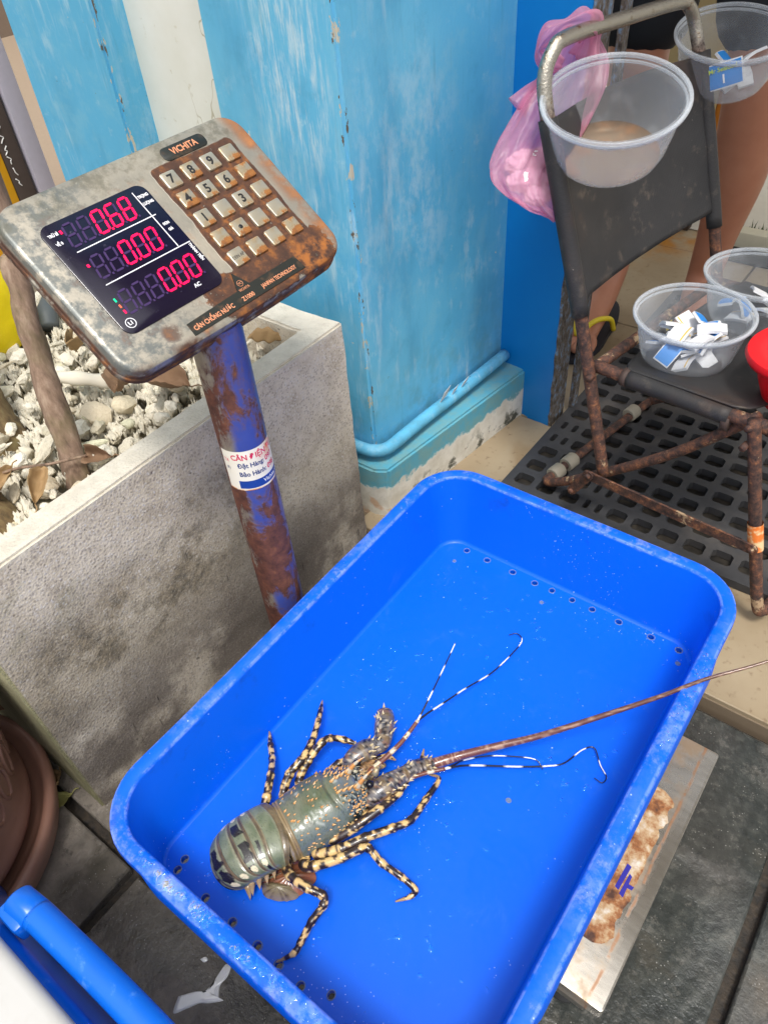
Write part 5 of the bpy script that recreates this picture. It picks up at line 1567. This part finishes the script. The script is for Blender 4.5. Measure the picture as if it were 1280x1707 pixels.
def mtx(loc, tilt, toward):
    ax_ = Vector((-toward[1], toward[0], 0)).normalized()
    return Matrix.Translation(loc) @ Matrix.Rotation(tilt, 4, ax_)
TC = Vector((.37, -.93, 0)).normalized()
z_rim = .0757
M1 = mtx((-.350, .872, .628), math.radians(13), TC) @ Matrix.Rotation(math.radians(5), 4, Vector((.93, .37, 0))) @ Matrix.Translation((0, 0, -.083))
t1 = tub(M1, 'empty clear tub with orange residue hung on the near side of the chair back', 1.07)
rv, rf = lathe([(0, .0030), (.046, .0030), (.0555, .0095), (.0560, .0102), (.046, .0048), (0, .0046)], 48)
g = G('orange_residue'); n_ = g.noise(30, 5); g.out(g.mix(n_, rgb(190, 110, 50), rgb(214, 160, 110)), .4)
MB().add([M1 @ (Vector(p) * 1.05) for p in rv], rf).build('residue', g.clear(g.math('ADD', .03, g.mul(g.step(n_, .45, .68), .14), clamp=True), (.98, .93, .86)), t1)
M2 = mtx((-.333, 1.216, .622), math.radians(15), TC) @ Matrix.Translation((0, 0, -.0757))
t2 = tub(M2, 'clear tub holding the Mr Seafood 1 card, hung on the far chair post')
M3 = Matrix.Translation((-.222, .922, .2985)) @ Matrix.Rotation(.03, 4, 'X')
t3 = tub(M3, 'clear tub heaped with white and blue cards on the front of the seat')
M4 = Matrix.Translation((-.181, 1.065, .3005))
t4 = tub(M4, 'clear tub of cards at the back of the seat, behind the fuller one')
# red bowl cut by the frame
g = G('red_plastic'); n_ = g.noise(60, 4)
M5 = Matrix.Translation((-.062, .893, .302)) @ Matrix.Rotation(-.12, 4, 'Y')
rb = tag(empty('red_bowl', (0, 0, 0), M5), 'bright red plastic bowl on the seat at the frame edge', 'bowl')
rp = [(0, 0), (.038, 0), (.046, .006), (.056, .040), (.058, .058), (.072, .066), (.0745, .072), (.072, .0775), (.060, .0770), (.054, .0765), (.050, .0752), (0, .0752)]
v, f = lathe(rp, 64); MB().add([M5 @ Vector(p) for p in v], f).build('shell', g.out(g.mix(n_, rgb(214, 8, 24), rgb(232, 16, 30)), .38, bump=g.bump(n_, .1, .001)), rb, sharp=50)

def m_card(name, col_):
    g = G(name); n = g.noise(80, 4)
    return g.out(g.mix(n, col_, tuple(x * .82 for x in col_)), .5)
M_CW = m_card('white_card', (.82, .82, .84)); M_CB = m_card('cyan_card_face', rgb(0, 134, 220)); M_CY = m_card('yellow_tape', rgb(226, 184, 84))
M_YT = G('yellow_green_print').out(rgb(190, 214, 60), .5); M_WT2 = G('white_print_card').out((.9, .9, .92), .5)
def card_mesh():
    n = 10; v = []; f = []
    for i in range(n + 1):
        x = -.021 + .042 * i / n; b = .0040 * math.cos(x / .021 * 1.3)
        for y, z in ((-.0135, -.0022), (.0135, -.0022), (.0135, .0022), (-.0135, .0022)): v.append((x, y * (1 - .04 * abs(i - 5) / 5), z + b))
    for i in range(n):
        for k in range(4): f.append((4 * i + k, 4 * i + (k + 1) % 4, 4 * i + 4 + (k + 1) % 4, 4 * i + 4 + k))
    f += [(3, 2, 1, 0), (4 * n, 4 * n + 1, 4 * n + 2, 4 * n + 3)]
    return MB().add(v, f, smooth=False)
CARD = card_mesh().mesh('card', M_CW)
def strip(y0, y1, x0, x1, off, mat):
    n = 10; v = []; f = []
    for i in range(n + 1):
        x = x0 + (x1 - x0) * i / n; b = .0040 * math.cos(x / .021 * 1.3)
        v += [(x, y0, .0022 + b + off), (x, y1, .0022 + b + off)]
    for i in range(n): f.append((2 * i, 2 * i + 2, 2 * i + 3, 2 * i + 1))
    return MB().add(v, f, smooth=False).mesh('strip', mat)
FACE_B = strip(-.0120, .0120, -.0195, .0195, .0003, M_CB); FACE_Y = strip(-.0012, .0012, -.020, .020, .0004, M_CY)
def card(M, label, group, face, sc=1.0):
    M = M @ Matrix.Scale(sc, 4)
    o = tag(empty('number_card', (0, 0, 0), M), label, 'card', group)
    c_ = link(bpy.data.objects.new('card', CARD), o, M)
    if face == 'b': return o, link(bpy.data.objects.new('blue_face', FACE_B), c_, M)
    if face == 'y': link(bpy.data.objects.new('yellow_edge', FACE_Y), c_, M @ Matrix.Translation((0, -.009, 0)))
    return o, c_
from mathutils import Euler
def heap(TM, n, seed, label, group, hmax, rmax=.033):
    r_ = random.Random(seed)
    for k in range(n):
        a = k * 2.399 + r_.uniform(-.3, .3); h = .012 + hmax * (k / n) ** .9
        rad = min(rmax, (.012 + .034 * math.sqrt((k % 5) / 5 + .1))) * (1 if h < .03 else .85)
        M = TM @ Matrix.Translation((rad * math.cos(a), rad * math.sin(a), h)) @ Euler((r_.uniform(-.7, .7), r_.uniform(-.7, .7), r_.uniform(0, 6.28))).to_matrix().to_4x4()
        card(M, label, group, 'b' if k % 3 == 1 else ('y' if k % 3 == 2 else ''), .76 + .12 * r_.random())
heap(M3, 22, 5, 'small folded white and blue card heaped in the fuller tub on the seat', 'cards in the front seat tub', .040)
heap(M4, 8, 9, 'small folded white and blue card in the tub at the back of the seat', 'cards in the rear seat tub', .022)
heap(M2 @ Matrix.Translation((.004, .014, 0)), 4, 13, 'small folded white card lying in the tub on the far chair post', 'cards in the far post tub', .016)
# the legible card, leaning against the near wall of the far tub
yv_ = Vector((-.10, .18, .98)); zn = Vector((.36, -.90, .20)).normalized(); xv = Vector((.90, .40, .30)); xv = (xv - zn * xv.dot(zn)).normalized(); yv2 = zn.cross(xv)
LMc = Matrix.Identity(4)
pos = M2 @ Vector((.008, -.032, .034))
for r in range(3): LMc[r][0], LMc[r][1], LMc[r][2], LMc[r][3] = xv[r], yv2[r], zn[r], pos[r]
o_, fc = card(LMc, 'blue card printed Mr Seafood 1, upright in the far post tub', 'cards in the far post tub', 'b', 1.22)
text('Mr Seafood', .0064, M_YT, fc, LMc @ Matrix.Scale(1.22, 4) @ Matrix.Translation((0, .0064, .0072)), bold=.0001)
text('1', .0125, M_WT2, fc, LMc @ Matrix.Scale(1.22, 4) @ Matrix.Translation((0, -.0040, .0072)), bold=.0003)

# ------------------------------------------------------------------ pink bag on the chair corner
bag = tag(empty('pink_bag', (-.44, .90, .52)), 'knotted pink translucent plastic bag hanging over the chair back corner', 'bag')
LR = [((-0.4558, 0.9640, 0.6640), (-0.4340, 0.9800, 0.6628)), ((-0.4602, 0.9545, 0.6533), (-0.4224, 0.982, 0.6496)), ((-0.4645, 0.9387, 0.6369), (-0.4094, 0.9797, 0.6322)), ((-0.4694, 0.923, 0.6206), (-0.4034, 0.9721, 0.615)), ((-0.4769, 0.9084, 0.6069), (-0.4028, 0.9635, 0.6007)), ((-0.4818, 0.8923, 0.5903), (-0.4055, 0.9491, 0.5839)), ((-0.4862, 0.8764, 0.5735), (-0.4083, 0.9344, 0.5669)), ((-0.4879, 0.8557, 0.5582), (-0.4076, 0.9154, 0.5515)), ((-0.4887, 0.8375, 0.5444), (-0.406, 0.8991, 0.5375)), ((-0.4798, 0.8292, 0.5319), (-0.4031, 0.8863, 0.5255)), ((-0.4634, 0.8285, 0.5203), (-0.3998, 0.8757, 0.5149)), ((-0.4397, 0.833, 0.508), (-0.3954, 0.866, 0.5043)), ((-0.4181, 0.8394, 0.4985), (-0.393, 0.8581, 0.4964)), ((-0.401, 0.8444, 0.4909), (-0.3926, 0.8506, 0.4902))]
LRs = spline([(*a, *b) for a, b in LR], 4)
ctr = [Vector(((q[0] + q[3]) / 2, (q[1] + q[4]) / 2, (q[2] + q[5]) / 2)) for q in LRs]
hwv = [Vector(((q[3] - q[0]) / 2, (q[4] - q[1]) / 2, (q[5] - q[2]) / 2)) for q in LRs]
ex = Vector((.80, .60, .0)).normalized(); ey = Vector((-.55, .80, .15)).normalized()
nS = 84; v, f = [], []
for i, p in enumerate(ctr):
    t = i / (len(ctr) - 1); dth = .006 + .022 * sm(t / .5) - .018 * sm((t - .75) / .25)
    for k in range(nS):
        a = 2 * math.pi * k / nS
        fold = .16 * math.sin(a * 9 + 1.5 * t) * (1.1 - t) + .05 * math.sin(a * 15 - 2 * t) + .20 * noise.noise(Vector((math.cos(a) * 2.4, math.sin(a) * 2.4, t * 5))) + .06 * noise.noise(Vector((math.cos(a) * 5, math.sin(a) * 5, t * 9)))
        q = p + hwv[i] * (math.cos(a) * (1 + fold * .35)) + ey * (math.sin(a) * dth * (1 + fold * 2.2))
        q.z += .005 * noise.noise(Vector((math.cos(a) * 5, t * 9, 2))) * t
        v.append(q)
for i in range(len(ctr) - 1):
    for k in range(nS): f.append((i * nS + k, i * nS + (k + 1) % nS, (i + 1) * nS + (k + 1) % nS, (i + 1) * nS + k))
cb = len(v); v.append(Vector(ctr[-1]) + Vector((0, 0, -.003)))
L0 = (len(ctr) - 1) * nS
for k in range(nS): f.append((L0 + (k + 1) % nS, L0 + k, cb))
g = G('pink_film'); n_ = g.noise(1, 4, .55, vec=g.co((34, 34, 12)), dist=.6)
g.out(g.mix(n_, rgb(226, 130, 164), rgb(242, 204, 214)), .28, bump=g.bump(n_, .6, .006), Transmission_Weight=0.0)
trl = g.n.new('ShaderNodeBsdfTranslucent'); trl.inputs[0].default_value = (*rgb(240, 160, 196), 1)
ms = g.n.new('ShaderNodeMixShader'); ms.inputs[0].default_value = .35
g.l.new(g.b.outputs[0], ms.inputs[1]); g.l.new(trl.outputs[0], ms.inputs[2])
tr = g.n.new('ShaderNodeBsdfTransparent'); tr.inputs[0].default_value = (.985, .80, .90, 1)
mx_ = g.n.new('ShaderNodeMixShader'); g._in(mx_.inputs[0], g.math('ADD', .34, g.mul(g.fres(.5), .32), clamp=True))
g.l.new(tr.outputs[0], mx_.inputs[1]); g.l.new(ms.outputs[0], mx_.inputs[2]); g.l.new(mx_.outputs[0], g.o.inputs[0])
M_PINKF = g.m
MB().add(v, f).build('pouch', M_PINKF, bag)
# handle loop over the bar, knot flap
hp = spline([(-.446, .925, .636), (-.462, .900, .652), (-.452, .908, .672), (-.436, .930, .6795), (-.424, .955, .668), (-.428, .955, .640)], 8)
v, f, par = tube(hp, [.0065 + .0035 * math.sin(i * .5) + .006 * sm((i - 18) / 14) for i in range(len(hp))], 20)
v = [Vector(q) + (Vector(q) - Vector(hp[i // 20])) * (.35 * math.sin(par[i][1] * 5 + par[i][0] * 40)) for i, q in enumerate(v)]
MB().add(v, f).build('handle_loop', M_PINKF, bag)
v, f, par = tube(spline([(-.455, .925, .625), (-.478, .918, .606), (-.490, .905, .590)], 8), [.004 + .0007 * i for i in range(17)], 18)
v = [Vector(q) + (Vector(q) - Vector((-.47, .915, .607))) * .0 for q in v]
MB().add(v, f).build('knot_flap', M_PINKF, bag)
mb = MB()
for t, rx_, rz_, sd in ((.62, .030, .016, 1), (.72, .028, .014, 2), (.82, .016, .011, 3)):
    p0 = Vector(ctr[int(t * (len(ctr) - 1))])
    bm = bmesh.new(); bmesh.ops.create_icosphere(bm, subdivisions=4, radius=1)
    vv = []
    for w in bm.verts:
        d = 1 + .22 * noise.noise(w.co * 3 + Vector((sd, 0, 0))) + .14 * noise.noise(w.co * 8 + Vector((sd, 3, 0)))
        vv.append(p0 + ex * (w.co.x * rx_ * d) + ey * (w.co.y * .012 * d) + Vector((0, 0, w.co.z * rz_ * d)))
    mb.add(vv, [tuple(x.index for x in fc_.verts) for fc_ in bm.faces]); bm.free()
mb.build('white_contents', flat('white_scraps', (.80, .80, .80), .7), bag)

# ------------------------------------------------------------------ person standing in the doorway
g = G('tan_skin'); n_ = g.noise(30, 4)
M_SKIN = g.out(g.mix(n_, rgb(182, 126, 98), rgb(164, 106, 80)), .5, bump=g.bump(g.noise(300, 3), .1, .0005), Subsurface_Weight=.08, Subsurface_Radius=(.02, .008, .004))
def skin(name, verts, edges, mat, parent=None, root=0, lvl=2):
    me = bpy.data.meshes.new(name); me.from_pydata([p[:3] for p in verts], edges, [])
    o = bpy.data.objects.new(name, me); COL.objects.link(o)
    o.modifiers.new('s', 'SKIN'); sv = me.skin_vertices[0].data
    for i, p in enumerate(verts):
        rx, ry = (p[3], p[3]) if len(p) == 4 else (p[3], p[4])
        sv[i].radius = (rx, ry); sv[i].use_root = (i == root)
    sb = o.modifiers.new('b', 'SUBSURF'); sb.levels = sb.render_levels = lvl
    bpy.context.view_layer.update()
    r = bpy.data.meshes.new_from_object(o.evaluated_get(bpy.context.evaluated_depsgraph_get()))
    bpy.data.objects.remove(o); r.name = name
    r.materials.clear(); r.materials.append(mat)
    for p in r.polygons: p.use_smooth = True
    return link(bpy.data.objects.new(name, r), parent)
PV = [(-.48, 1.56, .92, .125)]; PE = []
def chain(start, pts):
    a = start
    for p in pts:
        PV.append(p); PE.append((a, len(PV) - 1)); a = len(PV) - 1
    return a
FZ0 = .034
aL = chain(0, [(-.575, 1.55, .86, .080), (-.580, 1.525, .66, .070), (-.572, 1.505, .50, .058), (-.568, 1.520, .40, .055), (-.560, 1.525, .30, .050), (-.552, 1.500, .16, .036), (-.547, 1.478, .105, .035), (-.541, 1.43, .082, .034), (-.530, 1.36, .062, .031), (-.524, 1.305, .052, .030)])
for k, (dx, L, r) in enumerate([(.024, .052, .0135), (.009, .048, .0105), (-.005, .042, .0098), (-.018, .034, .0092), (-.030, .026, .0085)]):
    s_ = -1 if False else 1
    chain(aL, [(-.524 - dx + .004, 1.285, .050, r), (-.522 - dx * 1.15, 1.285 - L, .046, r * .9)])
chain(len(PV) - 11 - 2, [])
heelL = [i for i, p in enumerate(PV) if p[:3] == (-.547, 1.478, .105)][0]
chain(heelL, [(-.549, 1.492, .062, .030)])
aR = chain(0, [(-.385, 1.55, .86, .080), (-.362, 1.525, .66, .070), (-.352, 1.500, .50, .060), (-.350, 1.505, .445, .057), (-.352, 1.525, .33, .056), (-.366, 1.540, .20, .040), (-.374, 1.545, .105, .035), (-.366, 1.500, .080, .034), (-.350, 1.43, .060, .031), (-.343, 1.38, .052, .030)])
for k, (dx, L, r) in enumerate([(-.024, .052, .0135), (-.009, .048, .0105), (.005, .042, .0098), (.018, .034, .0092), (.030, .026, .0085)]):
    chain(aR, [(-.343 - dx, 1.36, .050, r), (-.341 - dx * 1.15, 1.36 - L, .046, r * .9)])
ch = chain(0, [(-.48, 1.57, 1.12, .13), (-.48, 1.575, 1.32, .14), (-.48, 1.58, 1.44, .085), (-.48, 1.575, 1.52, .052)])
chain(ch, [(-.48, 1.56, 1.60, .078), (-.48, 1.555, 1.70, .085), (-.48, 1.565, 1.76, .06)])
sh = [i for i, p in enumerate(PV) if p[:3] == (-.48, 1.575, 1.32)][0]
for s in (-1, 1):
    chain(sh, [(-.48 + s * .18, 1.575, 1.40, .055), (-.48 + s * .23, 1.56, 1.14, .042), (-.48 + s * .23, 1.48, .92, .033), (-.48 + s * .22, 1.45, .85, .030)])
person = skin('person', PV, PE, M_SKIN)
tag(person, 'person in black shorts and yellow-strapped flip-flops standing behind the chair', 'person')
M_BLACKC = flat('black_cloth', (.010, .011, .015), .85)
SV = [(-.48, 1.56, 1.00, .150), (-.48, 1.56, .90, .150), (-.570, 1.545, .80, .108), (-.575, 1.525, .64, .098), (-.572, 1.51, .495, .092), (-.388, 1.545, .80, .108), (-.366, 1.525, .64, .098), (-.356, 1.505, .510, .092)]
skin('shorts', SV, [(0, 1), (1, 2), (2, 3), (3, 4), (1, 5), (5, 6), (6, 7)], M_BLACKC, person)
skin('shirt', [(-.48, 1.56, 1.02, .155), (-.48, 1.57, 1.15, .155), (-.48, 1.575, 1.33, .165), (-.48, 1.58, 1.44, .10), (-.66, 1.575, 1.40, .075), (-.70, 1.57, 1.26, .068), (-.30, 1.575, 1.40, .075), (-.26, 1.57, 1.26, .068)], [(0, 1), (1, 2), (2, 3), (2, 4), (4, 5), (2, 6), (6, 7)], flat('dark_shirt', (.03, .035, .045), .85), person)
skin('hair', [(-.48, 1.575, 1.70, .088), (-.48, 1.58, 1.77, .072), (-.48, 1.61, 1.66, .062)], [(0, 1), (0, 2)], flat('black_hair', (.012, .010, .009), .5), person)
# flip-flops
def sandal(cx, cy, yaw, parent):
    pts = []
    for k in range(40):
        a = 2 * math.pi * k / 40
        L = .135; y = math.sin(a) * L
        w = .046 + .008 * math.sin(a) * -1
        pts.append((math.cos(a) * w * (1 - .12 * math.exp(-((y) / .04) ** 2)), y))
    M = Matrix.Translation((cx, cy, 0)) @ Matrix.Rotation(yaw, 4, 'Z')
    v = [M @ Vector((x, y, .0215)) for x, y in pts] + [M @ Vector((x, y, .034)) for x, y in pts]
    n = 40
    so = MB().add(v, [tuple(range(n - 1, -1, -1)), tuple(range(n, 2 * n))] + [(k, (k + 1) % n, n + (k + 1) % n, n + k) for k in range(n)], smooth=False).build('flip_flop', flat('black_foam', (.015, .015, .022), .7), parent)
    for s in (-1, 1):
        S = [M @ Vector(p) for p in spline([(0, -.085, .060), (s * .022, -.052, .082), (s * .040, -.010, .070), (s * .044, .015, .034)], 8)]
        tv, tf, _ = tube(S, .0055, 12); MB().add(tv, tf).build('strap', flat('yellow_strap', rgb(226, 200, 40), .5), so)
sandal(-.532, 1.365, math.radians(4), person); sandal(-.352, 1.435, math.radians(-6), person)

# ------------------------------------------------------------------ pot, cooler, puddles, things behind the doorway
pot = tag(empty('flower_pot', (-.70, -.09, 0)), 'large brown glazed pot with embossed wall and wide saucer, beside the planter', 'pot')
g = G('brown_glazed_clay'); n_ = g.noise(20, 5); n2_ = g.noise(140, 3)
c_ = g.mix(n_, rgb(146, 106, 92), rgb(164, 124, 106)); c_ = g.mix(g.mul(g.step(g.noise(7, 4), .5, .7), .5), c_, rgb(168, 130, 110))
M_CLAY = g.out(c_, .42, bump=g.bump(n2_, .2, .001))
sp_ = [(0, .004), (.120, .0), (.150, .004), (.166, .018), (.172, .040), (.1735, .052), (.170, .058), (.163, .057), (.158, .048), (.140, .030), (0, .030)]
v, f = lathe(sp_, 96); MB().add([(a - .70, b - .09, c_) for a, b, c_ in v], f).build('saucer', M_CLAY, pot)
bp_ = [(.110, .032), (.136, .040), (.146, .052), (.148, .062), (.146, .070), (.143, .078), (.148, .13), (.156, .19), (.166, .24), (.176, .256), (.180, .266), (.176, .276), (.164, .274), (.158, .262), (.15, .24), (.14, .23), (0, .228)]
v, f = lathe(bp_, 96); MB().add([(a - .70, b - .09, c_) for a, b, c_ in v], f).build('pot_body', M_CLAY, pot)
for k in range(30):
    a = 2 * math.pi * k / 30
    R_ = .1505
    pts = []
    for q in range(17):
        t = 2 * math.pi * q / 16
        aa = a + .072 * math.cos(t); zz = .130 + .026 * math.sin(t); rr_2 = .1485 + (zz - .13) * .13
        pts.append((-.70 + rr_2 * math.cos(aa), -.09 + rr_2 * math.sin(aa), zz))
    v, f, _ = tube(pts, .0026, 8, cap=False); MB().add(v, f).build('embossed_ring', M_CLAY, pot)
leaf('dry_leaf', (-.775, .068, .075), .09, .05, .35, 1.0, M_DRY, 'crumpled brown leaf caught between the pot and the planter', group='dry leaves', roll=.5)

cool = tag(empty('cooler_box', (-.40, -.25, 0)), 'blue cooler box with a white lid and blue carrying bar, in the near corner', 'cooler')
g = G('blue_cooler_plastic'); n_ = g.noise(30, 4); g2 = g.step(g.noise(60, 6, .7), .58, .72)
M_CBL = g.out(g.mix(g.mul(g2, .3), g.mix(n_, rgb(8, 92, 200), rgb(10, 104, 214)), rgb(120, 170, 230)), .32, bump=g.bump(n_, .15, .002))
bbox('cooler_body', (-.66, -.50, .0), (.06, -.0485, .283), M_CBL, cool, .012, seg=4)
g = G('white_lid_plastic'); n_ = g.noise(9, 5, .6, dist=.6)
M_LID = g.out(g.mix(g.step(n_, .48, .7), (.52, .51, .49), (.46, .44, .40)), .35, bump=g.bump(g.noise(30, 4), .1, .003))
bbox('lid', (-.655, -.494, .2835), (.055, -.0545, .306), M_LID, cool, .009, seg=4)
v, f, _ = tube(spline([(-.352, -.0300, .286), (-.350, -.0290, .2865), (-.25, -.0260, .2865), (-.10, -.0260, .2865)], 8), [.0100] + [.0118] * 24, 22)
hb = MB().add(v, f).build('carrying_bar', M_CBL, cool)
v, f, _ = tube([(-.382, -.0325, .285), (-.380, -.0325, .285), (-.359, -.0305, .285), (-.3575, -.0305, .285)], [.0110, .0128, .0128, .0110], 22); MB().add(v, f).build('bar_end_cap', M_CBL, hb, sharp=50)
bbox('bar_bracket', (-.385, -.048, .270), (-.358, -.030, .2925), M_CBL, cool, .004)
# puddles on the stone tile
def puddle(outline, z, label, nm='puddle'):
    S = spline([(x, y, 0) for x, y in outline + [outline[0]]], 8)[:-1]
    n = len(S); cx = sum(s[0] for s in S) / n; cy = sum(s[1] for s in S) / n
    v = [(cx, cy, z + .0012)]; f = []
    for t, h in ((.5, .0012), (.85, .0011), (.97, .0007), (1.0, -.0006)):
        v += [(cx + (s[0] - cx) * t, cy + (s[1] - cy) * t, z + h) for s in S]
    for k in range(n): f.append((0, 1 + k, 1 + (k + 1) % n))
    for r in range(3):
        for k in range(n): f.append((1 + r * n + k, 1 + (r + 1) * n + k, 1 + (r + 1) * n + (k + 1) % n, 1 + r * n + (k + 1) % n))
    return tag(MB().add(v, f).build(nm, M_GLARE_WATER), label, 'puddle', kind=None)
g = G('water_painted_glare'); g.out((.74, .75, .75), .03, IOR=1.45, Specular_IOR_Level=1.0, Coat_Weight=1.0, Coat_Roughness=.02, Coat_IOR=1.6)  # pale base colour paints the white sky glare into the water
M_GLARE_WATER = g.m
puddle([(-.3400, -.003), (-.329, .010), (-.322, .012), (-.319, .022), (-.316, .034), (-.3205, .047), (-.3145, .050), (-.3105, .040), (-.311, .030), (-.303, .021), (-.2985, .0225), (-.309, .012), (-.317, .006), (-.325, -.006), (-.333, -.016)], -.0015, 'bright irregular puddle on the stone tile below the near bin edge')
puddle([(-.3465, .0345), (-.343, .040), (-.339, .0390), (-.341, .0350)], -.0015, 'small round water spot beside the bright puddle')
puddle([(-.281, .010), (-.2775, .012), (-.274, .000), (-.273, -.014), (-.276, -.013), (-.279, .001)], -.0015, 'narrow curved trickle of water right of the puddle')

bg_ = tag(sheet('yard', -3, 3, 1.96, 14, .022, flat('pale_yard_concrete', rgb(206, 200, 186), .85)), kind='structure')
tag(bbox('white_kerb', (-.46, 1.905, .012), (1.6, 1.945, .062), flat('chipped_white_paint', rgb(206, 200, 176), .7), None, .004), 'chipped white kerb strip behind the person', 'kerb')
tag(bbox('drain_channel', (-.46, 1.83, .0205), (1.6, 1.9045, .026), flat('black_drain', (.012, .012, .012), .6), None, .002), 'dark drain strip in front of the white kerb', 'drain')
mb = MB(); rg = random.Random(6)
for k in range(1500):
    x = rg.uniform(-.46, .8); y = rg.uniform(1.948, 2.03); h = rg.uniform(.008, .028); a = rg.uniform(0, 6.28); w = .0018
    d = Vector((math.cos(a), math.sin(a), 0)); p = Vector((x, y, .022)); tp = p + Vector((rg.uniform(-.01, .01), rg.uniform(-.01, .01), h))
    mb.add([p - d * w, p + d * w, tp], [(0, 1, 2)], smooth=False)
tag(mb.build('moss', flat('moss_green', (.05, .08, .02), .9)), 'strip of short green moss along the white kerb', 'moss', kind='stuff')
cab = tag(empty('cabinet', (-.60, 1.96, 0)), 'cream cabinet foot with rust stains behind the chair back', 'cabinet')
bbox('cabinet_body', (-.80, 1.935, .10), (-.535, 2.35, .8), flat('cream_enamel', rgb(196, 176, 128), .5), cab, .005)
bbox('leg', (-.600, 1.94, .021), (-.562, 1.98, .0995), flat('cream_leg', rgb(190, 170, 122), .5), cab, .003)
bbox('leg', (-.556, 1.945, .021), (-.537, 1.975, .0995), flat('dark_leg', rgb(60, 44, 34), .6), cab, .003)
bbox('orange_trim', (-.5345, 1.945, .14), (-.522, 1.97, .5), flat('orange_trim', rgb(196, 120, 30), .5), cab, .002)
far = tag(bbox('back_wall', (-4, 6.0, 0), (4, 6.2, 3.0), flat('pale_back_wall', rgb(190, 184, 170), .8), None, 0), 'pale wall closing the yard far behind the shop', 'wall')

for o in list(COL.objects):
    if o.parent is None and o.get('category') and o.get('kind') is None: o['kind'] = 'thing'
